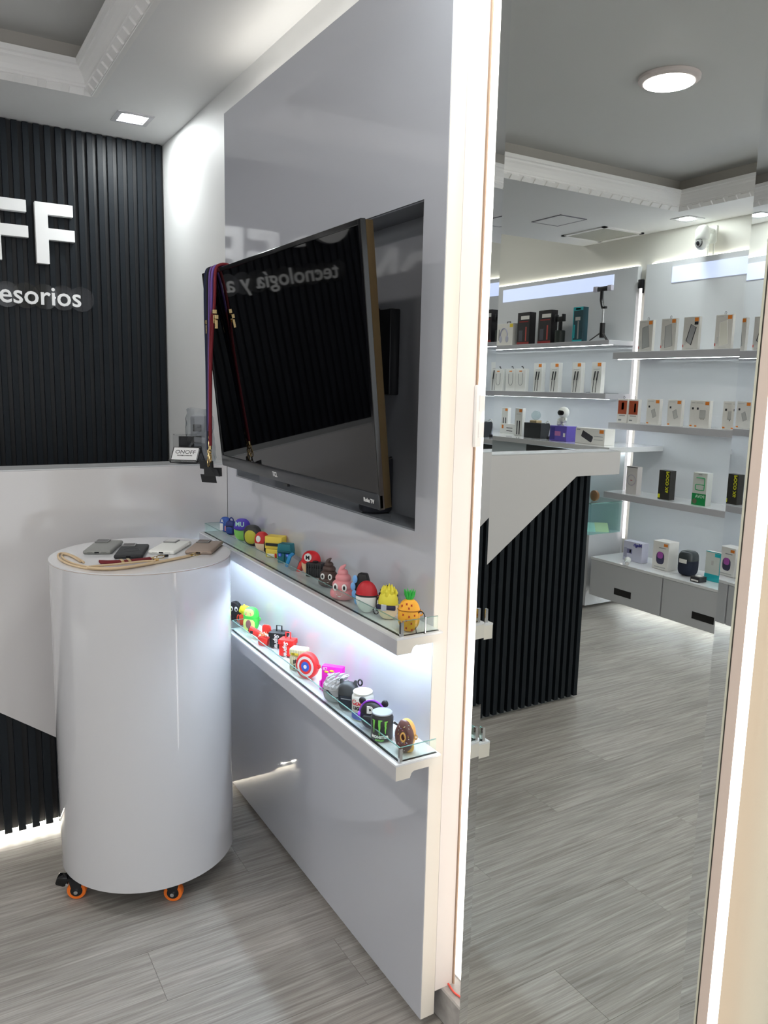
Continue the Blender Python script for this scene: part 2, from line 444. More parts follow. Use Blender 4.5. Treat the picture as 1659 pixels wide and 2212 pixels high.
for i in range(nb):   # scalloped outline of overlapping discs, like the cut acrylic
    cx = 0.632 - wid + i * (wid / (nb - 1)); 
    mb.lathe([(0.051, -0.006 - 0.0002 * (i % 2)), (0.051, -0.002)], 20, (cx, 0, 0.032), 'y')
bk = mb.build('acrylic_backing', glass('sign_acrylic', (0.80, 0.80, 0.82), 1.5, 0.05), t)
for cx in (0.525, 0.33, 0.05, -0.25): MB().lathe([(0.006, -0.014), (0.006, 0)], 12, (cx, 0, 0.030), 'y').build('fixing_screw', CHROME, t)

# ------------------------------------------------------------------ display panel with niche
t = thing('display_unit', 'tall glossy grey display panel with recessed television niche on the wall', 'panel', (0, 0, 0))
YE, ZT, ZB = 1.2986, 2.279, 0.027
NY0, NY1, NZ0, NZ1 = 1.378, 2.463, 1.137, 1.810
def frame_mb(x0, x1, y0, y1, z0, z1):
    m_ = MB(); m_.box(x0, x1, y0, y1, z0, NZ0); m_.box(x0, x1, y0, y1, NZ1, z1); m_.box(x0, x1, y0, NY0, NZ0, NZ1); m_.box(x0, x1, NY1, y1, NZ0, NZ1); return m_
frame_mb(PX, 0.937, YE, Y1, ZB, ZT).build('front_sheet', PANEL, t)
frame_mb(0.937, 0.985, YE + 0.0005, Y1, 0.084, ZT - 0.04).build('carcass', PANEL, t)
B(0.980, 0.9905, NY0 - 0.01, NY1 + 0.01, NZ0 - 0.01, NZ1 + 0.01).build('niche_back', mat('niche_back_grey', (0.26, 0.265, 0.29), 0.08, coat=0.5), t)
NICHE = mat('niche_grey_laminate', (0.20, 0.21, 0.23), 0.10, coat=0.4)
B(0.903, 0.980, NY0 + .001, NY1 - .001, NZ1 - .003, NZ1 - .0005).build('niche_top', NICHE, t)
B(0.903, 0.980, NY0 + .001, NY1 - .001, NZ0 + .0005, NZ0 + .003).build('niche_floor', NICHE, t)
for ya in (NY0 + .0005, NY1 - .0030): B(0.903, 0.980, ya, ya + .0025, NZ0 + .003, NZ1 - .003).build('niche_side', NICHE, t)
B(0.9012, 0.9365, YE - 0.0012, YE, ZB, ZT).build('end_edge_strip', EDGE, t)
B(0.9375, 0.985, YE - 0.0008, YE, 0.084, ZT - 0.04).build('end_edge_board', mat('end_board', (0.84, 0.80, 0.77), 0.4), t)
o = B(0.945, 0.980, 1.31, Y1 - 0.01, ZT - 0.038, ZT - 0.030).build('led_strip', E_TOP, t)
# brown raw board strip standing between panel and mirror gap
B(0.9872, 0.9902, YE - 0.004, YE + 0.004, 0.084, 2.35).build('raw_board_strip', BROWN, t)

# stone baseboard on the right wall with a red wire lying on it
mbb = struct('baseboard_right', B(0.956, FX, -0.5, 1.33, 0, 0.084), MARBLE, bevel=0.003, segs=1)
wpth = smooth_path([(0.975, 1.30, 0.088), (0.972, 1.27, 0.087), (0.978, 1.24, 0.087), (0.968, 1.215, 0.087), (0.972, 1.19, 0.087), (0.98, 1.16, 0.09)])
tag(MB().tube(wpth, 0.0022, 6).build('electric_wire', mat('red_wire', (0.85, 0.10, 0.07), 0.4), smooth=True), 'thin red wire lying on the stone baseboard beside the mirror foot', 'wire')

# ------------------------------------------------------------------ mirror
MY0, MY1, MZ0, MZ1, BV = 0.623, 1.166, 0.055, 2.34, 0.025
t = thing('wall_mirror', 'tall backlit wall mirror with slanted glass edge strips', 'mirror', (MX, (MY0 + MY1) / 2, MZ0))
hy = (MY1 - MY0) / 2; hz = MZ1 - MZ0; hp = 0.0012
mb = MB(); mb.poly([(0, -hy + BV, BV), (0, hy - BV, BV), (0, hy - BV, hz - BV), (0, -hy + BV, hz - BV),
                    (0.004, -hy + BV, BV), (0.004, hy - BV, BV), (0.004, hy - BV, hz - BV), (0.004, -hy + BV, hz - BV)],
                   [(0, 3, 2, 1), (4, 5, 6, 7), (0, 1, 5, 4), (1, 2, 6, 5), (2, 3, 7, 6), (3, 0, 4, 7)])
mb.build('mirror_glass', MIRROR, t)
mb = MB()
ins = [(-hy + BV, BV), (hy - BV, BV), (hy - BV, hz - BV), (-hy + BV, hz - BV)]
out = [(-hy, 0), (hy, 0), (hy, hz), (-hy, hz)]
vs = [(0, *p) for p in ins] + [(-hp, *p) for p in out] + [(0.004, *p) for p in out] + [(0.004, *p) for p in ins]
fs = []
for i in range(4):
    j = (i + 1) % 4
    fs += [(i, j, 4 + j, 4 + i), (4 + i, 4 + j, 8 + j, 8 + i), (8 + i, 8 + j, 12 + j, 12 + i)]
mb.poly(vs, fs); mb.build('slanted_edge', MIRROR_BEVEL, t)
B(0.0042, 0.0062, -hy - 0.0004, hy + 0.0004, -0.0005, hz).build('dark_backing', DARKEDGE, t)
B(0.0064, 0.030, -hy, hy, 0, hz).build('backing_board', MDF, t)
B(0.031, 0.056, -hy, -hy + 0.006, 0.0, hz).build('led_strip', E_MIR, t)
B(0.031, 0.056, hy - 0.006, hy, 0.0, hz).build('led_strip', mat('mirror_led_inner', (1, 1, 1), emit=(1.0, 0.965, 0.89), es=2.0), t)
B(FX - MX - 0.0065, FX - MX - 0.0005, 1.284 - (MY0 + MY1) / 2, 1.342 - (MY0 + MY1) / 2, 0.04, hz).build('light_diffuser', E_MIR, t)
B(0.031, FX - MX - 0.001, -hy + 0.03, hy - 0.03, 0.05, hz - 0.05).build('mounting_box', MDF, t)

# light switch plate half hidden behind the mirror's left edge
t = thing('light_switch', 'white double light switch plate between the grey display unit and the mirror', 'switch', (0.994, YE - 0.0010, 1.384))
B(-0.0125, 0.0125, -0.011, 0, -0.063, 0.063).build('plate', mat('switch_white', (0.88, 0.88, 0.88), 0.3), t, bevel=0.003)
for zz in (0.027, -0.027):
    B(-0.0065, 0.0095, -0.0135, -0.011, zz - 0.016, zz + 0.016).build('rocker', mat('switch_rocker', (0.84, 0.84, 0.84), 0.3), t, bevel=0.0008, segs=1)

# ------------------------------------------------------------------ wall shelves with glass guards
def wall_shelf(label, y0, y1, ztop, led):
    t = thing('wall_shelf', label, 'shelf', (PX, (y0 + y1) / 2, ztop)); h = (y1 - y0) / 2
    D = 0.110
    B(-D, 0, -h, h, -0.004, 0).build('top_board', SHELFTOP, t)
    mb = MB().prism([(-D, -0.0042), (-D, -0.034), (-D + 0.034, -0.034), (-D + 0.038, -0.024), (-D + 0.044, -0.0205), (0, -0.0205), (0, -0.0042)], 'y', -h + 0.001, h)
    mb.build('board', SHELFG, t)
    MB().prism([(-D + 0.0008, -0.0042), (-D + 0.0008, -0.034), (-D + 0.034, -0.034), (-D + 0.038, -0.024), (-D + 0.044, -0.0205), (-0.001, -0.0205), (-0.001, -0.0042)], 'y', -h - 0.0004, -h + 0.001).build('end_cap', EDGE, t)
    if led:
        B(-D + 0.046, -D + 0.056, -h + 0.01, h - 0.004, -0.0265, -0.0215).build('led_strip', E_SHELF, t)
    # groove + glass guard
    gx = -D + 0.014; gh = 0.030
    B(gx - 0.0015, gx + 0.0045, -h + 0.008, h - 0.01, 0.0, 0.0006).build('guard_groove', BLACK, t)
    B(gx, gx + 0.003, -h + 0.010, h - 0.012, 0.0006, gh).build('glass_front', GL, t)
    B(gx, gx + 0.003, -h + 0.010, h - 0.012, gh, gh + 0.0008).build('glass_edge', GLEDGE, t)
    for nm, yy in (('glass_end', -h + 0.010), ('glass_end', h - 0.015)):
        B(gx + 0.004, -0.006, yy, yy + 0.003, 0.0006, gh).build(nm, GL, t)
        B(gx + 0.004, -0.006, yy, yy + 0.003, gh, gh + 0.0007).build('glass_edge', GLEDGE, t)
    B(gx + 0.006, -0.004, -h + 0.009, -h + 0.0145, 0.0, 0.0006).build('guard_groove', BLACK, t)
    B(gx - 0.003, gx + 0.004, -h + 0.004, -h + 0.010, 0.0, gh + 0.001).build('chrome_post', CHROME, t)
    return t
wall_shelf('upper narrow wall shelf with glass guard and glowing underside, below the television', 1.262, 2.515, 0.9497, True)
wall_shelf('lower narrow wall shelf with glass guard, second below the television', 1.254, 2.26, 0.6865, False)

# ------------------------------------------------------------------ counter
CX0 = -0.962
t = thing('shop_counter', 'white shop counter front with diagonal black slatted corner', 'counter', (0, Y1, 0))
def dz(x): return 1.064 - 0.735 * (x + 0.695)
MB().prism([(CX0, 1.168), (CX0, 1.064), (-0.695, 1.064), (0.735, dz(0.735)), (0.7354, 0.016), (0.899, 0.016), (0.899, 1.168)], 'y', 0.001, 0.019).build('front_panel', COUNTERW, t)
B(CX0, 0.985, 0.001, 0.126, 1.1685, 1.172).build('worktop', mat('worktop_grey_white', (0.60, 0.61, 0.62), 0.12), t)
B(CX0, CX0 + 0.018, 0.019, 0.126, 1.064, 1.168).build('end_panel', COUNTERW, t)
B(-0.80, 0.898, 0.040, 0.044, 0.0215, 1.163).build('slat_backing', SLATBK, t)
B(0.06, 0.88, 0.0405, 0.0470, 0.0186, 0.0212).build('strip_housing', BLACK, t)
B(0.06, 0.88, 0.0405, 0.0470, 0.0172, 0.0184).build('led_strip', mat('counter_base_led', (1, 1, 1), emit=(1.0, 0.95, 0.82), es=170), t)
B(-0.80, 0.985, 0.0475, 0.126, 0.0, 1.163).build('carcass', mat('carcass_grey', (0.22, 0.23, 0.23), 0.5), t)
xx = -0.789
while xx < 0.73:
    zt_a = min(1.063, dz(xx - 0.011)) + 0.012; zt_b = min(1.063, dz(xx + 0.011)) + 0.012
    if min(zt_a, zt_b) > 0.04:
        mb = MB(); z0 = 0.016
        mb.poly([(xx - .011, .0195, z0), (xx + .011, .0195, z0), (xx + .011, .0395, z0), (xx - .011, .0395, z0),
                 (xx - .011, .0195, zt_a), (xx + .011, .0195, zt_b), (xx + .011, .0395, zt_b), (xx - .011, .0395, zt_a)],
                [(0, 3, 2, 1), (4, 5, 6, 7), (0, 1, 5, 4), (1, 2, 6, 5), (2, 3, 7, 6), (3, 0, 4, 7)])
        mb.build('slat', SLAT, t)
    xx += 0.0402

# ------------------------------------------------------------------ rolling white pedestal
t = thing('display_pedestal', 'white glossy cylindrical pedestal on orange casters', 'pedestal', (0.529, 2.211, 0))
MB().lathe([(0.243, 0.075), (0.245, 0.077), (0.245, 0.955)], 96).build('drum', GWHITE, t, smooth=True)
MB().lathe([(0.2442, 0.9552), (0.2442, 0.9562)], 96).build('edge_line', BROWN, t, smooth=True)
MB().lathe([(0.2448, 0.9563), (0.2448, 0.959)], 96).build('top_disc', mat('pedestal_top', (0.72, 0.72, 0.74), 0.07, coat=0.5), t, smooth=True)
MB().lathe([(0.23, 0.066), (0.23, 0.075)], 48).build('base_disc', BLACK, t)
def caster(cx, cy, ang, brake):
    c = MB().lathe([(0.010, -0.011), (0.0245, -0.011), (0.0265, -0.008), (0.0265, 0.008), (0.0245, 0.011), (0.010, 0.011)], 28, ax='y')
    o = c.build('caster_wheel', mat('orange_polyurethane', (0.95, 0.20, 0.02), 0.35), t, smooth=True, loc=(cx, cy, 0.0265), rot=(0, 0, ang))
    MB().lathe([(0.0165, -0.0118), (0.0165, 0.0118)], 20, ax='y').build('hub', BLACK, o, smooth=True)
    MB().lathe([(0.0055, -0.021), (0.0055, 0.021)], 12, ax='y').build('axle_bolt', CHROME, o, smooth=True)
    f = MB(); f.prism([(-0.010, -0.004), (0.008, -0.006), (0.020, 0.036), (-0.020, 0.040)], 'y', 0.0125, 0.0155); f.prism([(-0.010, -0.004), (0.008, -0.006), (0.020, 0.036), (-0.020, 0.040)], 'y', -0.0155, -0.0125)
    f.box(-0.022, 0.022, -0.0155, 0.0155, 0.033, 0.040)
    f.build('fork', BLACK, o)
    if brake:
        MB().prism([(-0.022, 0.026), (-0.030, 0.016), (-0.036, 0.016), (-0.052, 0.022), (-0.056, 0.026), (-0.050, 0.044), (-0.022, 0.044)], 'y', -0.014, 0.014).build('brake_lever', BLACKG, o, bevel=0.003)
        MB().lathe([(0.003, -0.0165), (0.003, 0.0165)], 10, (-0.024, 0, 0.024), ax='y').build('rivet', CHROME, o)
caster(0.312 - 0.529, 2.160 - 2.211, radians(-22), True)
caster(0.545 - 0.529, 2.020 - 2.211, radians(-30), False)
caster(0.14, 0.10, radians(40), False)
caster(-0.07, 0.17, radians(10), False)

TOPZ = 0.959
# phone cases lying on the pedestal
def phone_case(label, p_fl, p_fr, p_br, colr, cam_col, extra=None, rough=0.45):
    a = Vector(p_fl); b = Vector(p_fr); c = Vector(p_br)
    ex = (b - a).normalized(); ang = math.atan2(ex.y, ex.x)
    L = 0.155; W = 0.0775; H = 0.0115
    ctr = (a + b) / 2 + (c - b).normalized() * L / 2
    t = thing('phone_case', label, 'phone case', (ctr.x, ctr.y, TOPZ), ang, 'phone cases on the pedestal')
    m_ = mat('case_' + label.split()[0], colr, rough)
    MB().prism([(-W / 2, -L / 2), (W / 2, -L / 2), (W / 2, L / 2), (-W / 2, L / 2)], 'z', 0, H).build('shell', m_, t, bevel=0.0055, segs=3)
    f = MB().prism([(-.034, .034), (.004, .034), (.004, .072), (-.034, .072)], 'z', H, H + .0030)
    f.build('camera_frame', mat('camera_frame_metal', (0.22, 0.22, 0.22), 0.3), t, bevel=0.001, segs=1)
    MB().prism([(-.030, .038), (0.0, .038), (0.0, .068), (-.030, .068)], 'z', H + .0030, H + .0034).build('camera_cutout', mat('cutout_' + label.split()[0], cam_col, 0.25), t)
    B(-.006, .006, -L / 2 - .0006, -L / 2, .0035, .0080).build('port_opening', BLACKG, t)
    for sx in (-1, 1):
        B(sx * .019 - .007, sx * .019 + .007, -L / 2 - .0004, -L / 2, .005, .0065).build('speaker_slot', mat('slot_' + label.split()[0], tuple(q * 0.5 for q in colr), 0.6), t)
    for yy in (.045, .030):
        B(W / 2, W / 2 + .0012, yy - .005, yy + .005, .004, .0085).build('side_button', m_, t)
    return t
phone_case('grey matte phone case with camera opening, farthest left on the white pedestal', (.376, 2.269, 0), (.447, 2.236, 0), (.515, 2.37, 0), (0.23, 0.235, 0.22), (0.06, 0.06, 0.06))
bt = phone_case('black textured phone case with ring mark, front centre on the white pedestal', (.434, 2.176, 0), (.503, 2.150, 0), (.585, 2.30, 0), (0.012, 0.013, 0.016), (0.01, 0.01, 0.01), rough=0.6)
MB().tube([(0.022 * cos(a), -0.01 + 0.022 * sin(a), 0.0116) for a in [2 * pi * k / 32 for k in range(32)]], 0.0008, 5, True).build('magnet_ring', mat('ring_mark', (0.03, 0.03, 0.033), 0.4), bt)
phone_case('white smooth phone case with raised camera frame on the pedestal', (.542, 2.199, 0), (.612, 2.150, 0), (.700, 2.295, 0), (0.78, 0.78, 0.74), (0.70, 0.70, 0.68))
phone_case('taupe brown phone case at the right side of the pedestal top', (.637, 2.150, 0), (.706, 2.108, 0), (.780, 2.26, 0), (0.33, 0.25, 0.20), (0.12, 0.08, 0.06))

def clasp(parent, p, d, sc=1.0, m=None):
    """small lobster clasp: barrel, ring and hook from p along direction d"""
    m = m or GOLD; p = Vector(p); d = Vector(d).normalized(); u = d.orthogonal().normalized()
    MB().tube([p, p + d * 0.010 * sc], 0.0035 * sc, 10).build('crimp', m, parent, smooth=True)
    c = p + d * 0.016 * sc; ring = [c + d * 0.005 * sc * cos(a) + u * 0.005 * sc * sin(a) for a in [2 * pi * k / 14 for k in range(14)]]
    MB().tube(ring, 0.0011 * sc, 6, True).build('ring', m, parent, smooth=True)
    c = p + d * 0.033 * sc; hook = [c + d * 0.013 * sc * cos(a) + u * 0.0055 * sc * sin(a) for a in [2 * pi * k / 18 for k in range(18)]]
    MB().tube(hook, 0.0015 * sc, 6, True).build('hook', m, parent, smooth=True)
    return p + d * 0.047 * sc

# beige cord lanyard coiled on the pedestal
t = thing('cord_lanyard', 'long beige cord lanyard looped along the front edge of the pedestal top', 'lanyard', (0.40, 2.10, TOPZ))
M_BEIGE = mat('beige_cord', (0.62, 0.47, 0.30), 0.8, bump=(700, 0.6))
o0 = Vector((0.40, 2.10, TOPZ))
paths = [
    [(.636, 2.112), (.56, 2.078), (.48, 2.048), (.42, 2.040), (.37, 2.063), (.334, 2.118), (.316, 2.185), (.313, 2.245), (.322, 2.290), (.338, 2.285), (.352, 2.235), (.360, 2.180), (.362, 2.150)],
    [(.636, 2.118), (.56, 2.085), (.48, 2.058), (.425, 2.050), (.38, 2.072), (.344, 2.125), (.326, 2.190), (.322, 2.245), (.330, 2.278), (.342, 2.262), (.350, 2.220), (.356, 2.165)],
    [(.52, 2.052), (.45, 2.032), (.40, 2.036), (.375, 2.052), (.36, 2.075), (.42, 2.075), (.50, 2.080), (.53, 2.070)]]
for k, p in enumerate(paths):
    pts = smooth_path([(x, y, TOPZ + 0.0035 + 0.004 * (k == 2)) for x, y in p])
    MB().tube([q - o0 for q in pts], 0.0030, 8).build('cord', M_BEIGE, t, smooth=True)
B(0.130, 0.142, -0.018, -0.006, 0.001, 0.011).build('slider', GOLD, t, bevel=0.001, segs=1)
e_ = clasp(t, Vector((.636, 2.115, TOPZ + .004)) - o0, (.75, .42, 0.0), 1.0)
MB().tube([e_, e_ + Vector((.012, .006, 0))], 0.0035, 8).build('end_loop', BLACK, t, smooth=True)
# dark red cord lanyard
t = thing('cord_lanyard', 'short dark red cord lanyard with gold crimps in front of the black case', 'lanyard', (0.46, 2.13, TOPZ))
M_RED = mat('dark_red_cord', (0.16, 0.008, 0.014), 0.8, bump=(700, 0.6)); o0 = Vector((0.46, 2.13, TOPZ))
for dy in (0, 0.009, 0.018):
    pts = smooth_path([(.400, 2.128 + dy, TOPZ + .004), (.43, 2.110 + dy, TOPZ + .004), (.475, 2.105 + dy * .9, TOPZ + .004), (.53, 2.118 + dy * .5, TOPZ + .004)])
    MB().tube([q - o0 for q in pts], 0.0036, 8).build('cord', M_RED, t, smooth=True)
for xa in (.452, .470):
    B(xa - .46 - .004, xa - .46 + .004, -.031, -.003, .001, .0095).build('crimp', GOLD, t, bevel=0.001, segs=1)
e_ = clasp(t, Vector((.530, 2.121, TOPZ + .004)) - o0, (.8, .30, 0.0), 0.95)
MB().tube([e_, e_ + Vector((.010, .003, 0))], 0.0035, 8).build('end_loop', BLACK, t, smooth=True)

# ------------------------------------------------------------------ television on its arm
TW, TH, TD = 0.953, 0.565, 0.045
t = thing('television', 'black flat television tilted down in the panel niche', 'television', (0.774, 1.836, 1.4715), rot=(0.102, 0, -pi / 2))
h, v = TW / 2, TH / 2
fr = MB(); bz = 0.011; bb = 0.034
fr.box(-h, -h + bz, 0.0, 0.012, -v, v); fr.box(h - bz, h, 0.0, 0.012, -v, v); fr.box(-h + bz, h - bz, 0.0, 0.012, v - bz, v)
fr.build('bezel', BLACKG, t, bevel=0.001, segs=1)
B(-h, h, -0.002, 0.012, -v, -v + bb).build('lower_bezel', BEZEL, t, bevel=0.004)
B(-h + bz, h - bz, 0.002, 0.010, -v + bb, v - bz).build('screen', SCREEN, t)
MB().prism([(-h + .001, .012), (h - .001, .012), (h - .004, .030), (-h + .004, .030)], 'z', -v + .002, v - .002).build('side_trim', TVTRIM, t)
MB().prism([(-h + .006, .030), (h - .006, .030), (h - .12, .058), (-h + .12, .058)], 'z', -v + .01, v - .02).build('back_cover', BLACK, t)
TVT = mat('tv_mark_white', (0.75, 0.75, 0.75), 0.5)
text('TCL', 0.017, 'maker_mark', TVT, t, (-0.06, -0.0026, -v + 0.012), bold=0.0004)
text('Roku TV', 0.012, 'maker_mark', TVT, t, (h - 0.040, -0.0026, -v + 0.012), bold=0.0003)
B(-0.012, 0.012, -0.001, 0.006, -v - 0.007, -v).build('remote_sensor', BLACK, t)
t = thing('tv_wall_mount', 'black metal wall mount behind the television in the niche', 'mount', (0.980, 1.75, 1.52))
B(-0.028, 0, -0.165, 0.20, -0.100, 0.098).build('wall_plate', BLACK, t, bevel=0.004)
B(-0.040, -0.028, -0.120, -0.090, -0.092, 0.10).build('upright', BLACK, t, bevel=0.002)
B(-0.110, -0.036, 0.03, 0.07, -0.05, 0.05).build('arm', BLACK, t, bevel=0.004)
B(-0.142, -0.105, -0.05, 0.14, -0.03, 0.03).build('head_plate', BLACK, t, bevel=0.003)

t = thing('smart_speaker', 'black cylindrical speaker standing in the niche behind the television corner', 'speaker', (0.944, 1.622, NZ0 + .003))
MB().lathe([(0.030, 0), (0.0385, 0.006), (0.040, 0.014), (0.040, 0.126), (0.0385, 0.130)], 32).build('body', mat('speaker_fabric', (0.006, 0.007, 0.014), 0.85, bump=(900, 0.8)), t, smooth=True)
MB().lathe([(0.0375, 0.130), (0.0375, 0.133)], 32).build('top_cap', mat('speaker_cap', (0.16, 0.15, 0.13), 0.35), t, smooth=True)
MB().tube([(0.037 * cos(a), 0.037 * sin(a), 0.1335) for a in [2 * pi * k / 32 for k in range(32)]], 0.0015, 6, True).build('rim_ring', BLACKG, t, smooth=True)

# ------------------------------------------------------------------ lanyards over the television corner
YC = 2.245
def tv_lanyard(label, y, colr, zb, spread, hookz, adj, rough=0.8, r=0.0042):
    t = thing('phone_strap', label, 'lanyard', (0.745, y, 1.76), 0, None)
    m_ = mat('cord_' + label.split()[0], colr, rough, bump=(600, 0.5)); o0 = Vector((0.745, y, 1.76))
    for s in (0, 1):
        dy = spread * (1 if s else -0.2)
        pts = smooth_path([(.812, y + dy * 1.2, 1.62), (.805, y + dy * 1.1, 1.74), (.786, y + dy, 1.762), (.758, y + dy, 1.764), (.742, y + dy * .9, 1.745), (.738, y + dy * .7, 1.66), (.737, (y + YC) / 2 + dy * .25, 1.50), (.738, YC + (y - YC) * .25 + 0.006 * s, zb)])
        MB().tube([q - o0 for q in pts], r, 8).build('cord', m_, t, smooth=True)
    for k, (dy, z) in enumerate(adj):
        B(-.013, -.003, dy - .006, dy + .006, z - 1.76 - .006, z - 1.76 + .006).build('slider', GOLD, t, bevel=0.001, segs=1)
        B(-.012, -.004, dy - .0035, dy + .0035, z - 1.76 - .032, z - 1.76 - .008).build('crimp', GOLD, t, bevel=0.001, segs=1)
    e = clasp(t, Vector((.738, YC + (y - YC) * .25 + .003, zb)) - o0, (0, 0.03, -1), 1.1)
    return t, e
M_TAB = mat('black_tab', (0.008, 0.008, 0.01), 0.5)
def tab(t, e, dx, dy, dz_, rx, rz):
    e = Vector(e)
    MB().tube([e, e + Vector((dx * .3, dy * .3, dz_ * .6))], 0.0015, 6).build('tab_loop', M_TAB, t)
    MB().prism([(-.026, -.013), (.026, -.013), (.026, .013), (-.026, .013)], 'y', -.0008, .0008).build('phone_tab', M_TAB, t, bevel=0.0007, segs=1, loc=e + Vector((dx, dy, dz_)), rot=(rx, 0, rz))
a, e = tv_lanyard('dark red cord strap hanging over the television corner, frontmost', 2.185, (0.17, 0.008, 0.015), 1.258, 0.030, 0, [(0.06, 1.610)])
tab(a, e, 0, -0.02, -0.024, 0.5, -1.2)
a, e = tv_lanyard('lilac purple cord strap hanging over the television corner', 2.208, (0.17, 0.09, 0.36), 1.300, 0.020, 0, [(-0.03, 1.635)])
tab(a, e, 0, 0.03, -0.05, 0.1, -1.0)
a, e = tv_lanyard('black cord strap hanging over the television corner behind the red', 2.215, (0.010, 0.010, 0.014), 1.265, 0.036, 0, [(-0.05, 1.62)])
tab(a, e, 0, -0.03, -0.030, 0.15, -0.5)
a, e = tv_lanyard('navy blue cord strap hanging at the outer television corner', 2.255, (0.008, 0.014, 0.05), 1.245, 0.012, 0, [])
tab(a, e, 0, 0.0, -0.034, 0.3, -0.9)

# ------------------------------------------------------------------ things on the counter ledge
CT = 1.172
t = thing('card_holder', 'black wire mesh card holder with white business cards on counter ledge', 'card holder', (0.775, 2.590, CT), radians(-38))
WIRE = mat('black_wire', (0.012, 0.012, 0.014), 0.4)
Mw = MB()
# slanted tray leaning back
def wire(m_, a, b, r=0.0011): m_.tube([a, b], r, 5)
x0, x1 = -0.046, 0.046
A = (0, -0.030, 0.004); Bk = (0, 0.006, 0.052); Ck = (0, 0.045, 0.002)
for xa in (x0, x1):
    wire(Mw, (xa, A[1], A[2]), (xa, Bk[1], Bk[2]), .0016); wire(Mw, (xa, Bk[1], Bk[2]), (xa, Ck[1], Ck[2]), .0016); wire(Mw, (xa, A[1], A[2]), (xa, A[1] - .010, A[2] + .010), .0016)
for P_ in (A, Bk, Ck, (0, A[1] - .010, A[2] + .010)): wire(Mw, (x0, P_[1], P_[2]), (x1, P_[1], P_[2]), .0016)
Mw.build('frame', WIRE, t)
g = MB()
for i in range(1, 24):
    xa = x0 + (x1 - x0) * i / 24; wire(g, (xa, Bk[1], Bk[2]), (xa, Ck[1], Ck[2]), .0005); wire(g, (xa, A[1], A[2]), (xa, A[1] - .010, A[2] + .010), .0005)
for i in range(1, 12):
    k = i / 12; wire(g, (x0, Bk[1] + (Ck[1] - Bk[1]) * k, Bk[2] + (Ck[2] - Bk[2]) * k), (x1, Bk[1] + (Ck[1] - Bk[1]) * k, Bk[2] + (Ck[2] - Bk[2]) * k), .0005)
g_ = g.build('wire_mesh', WIRE, t); g_['kind'] = 'stuff'
st_ = B(-0.0425, 0.0425, -0.010, 0, 0, 0.050).build('business_cards', mat('card_white', (0.88, 0.88, 0.88), 0.4), t, loc=(0, -0.024, 0.006), rot=(radians(-38), 0, 0))
CARDTXT = mat('card_print', (0.03, 0.03, 0.03), 0.5)
text('ONOFF', 0.021, 'printed_text', CARDTXT, st_, (0, -0.0104, 0.026), ext=0.0001)
text('tecnología y accesorios', 0.0055, 'printed_text', CARDTXT, st_, (0, -0.0104, 0.018), ext=0.0001, bold=0.0002)

t = thing('wrapped_device', 'dark device wrapped in crinkled clear plastic on counter ledge', 'device', (0.836, 2.640, CT), radians(-20))
B(-0.030, 0.034, -0.012, 0.014, 0.002, 0.155).build('body', mat('dark_grey_device', (0.22, 0.225, 0.24), 0.5), t, bevel=0.004)
for zz in (0.115, 0.075, 0.040): B(-0.022, 0.006, -0.0145, -0.012, zz - .012, zz + .012).build('dark_window', BLACK, t, bevel=0.002)
mb = MB(); rg = random.Random(3); n = 18
vs = []; fs = []
for k in range(12):
    z = 0.180 * k / 11; base = 1.0 + 0.25 * (1 - k / 11)
    for i in range(n):
        a = 2 * pi * i / n; j = 1 + rg.uniform(-.10, .10)
        cx = 0.042 * base * j * math.copysign(abs(cos(a)) ** .6, cos(a)); cy = 0.020 * base * j * math.copysign(abs(sin(a)) ** .6, sin(a))
        vs.append((cx, cy, z + rg.uniform(-.004, .004) * (k > 0)))
for k in range(11):
    for i in range(n): fs.append((k * n + i, k * n + (i + 1) % n, (k + 1) * n + (i + 1) % n, (k + 1) * n + i))
mb.poly(vs, fs); mb.build('plastic_wrap', WRAP, t)
t = thing('acrylic_stand', 'clear acrylic stand holding a small black box beside the dark wall', 'stand', (0.790, 2.648, CT), radians(-5))
B(-0.040, 0.035, -0.015, 0.015, 0.0, 0.003).build('lower_sheet', ACR, t); B(-0.040, 0.035, -0.015, 0.015, 0.090, 0.093).build('upper_sheet', ACR, t)
B(-0.040, 0.035, 0.0152, 0.018, 0, 0.093).build('back_sheet', ACR, t); B(-0.022, 0.025, -0.012, 0.012, 0.038, 0.086).build('black_box', BLACK, t, bevel=0.001, segs=1)
B(-0.022, 0.025, -0.012, 0.012, 0.0032, 0.0378).build('lower_box', mat('grey_card', (0.35, 0.35, 0.36), 0.5), t)

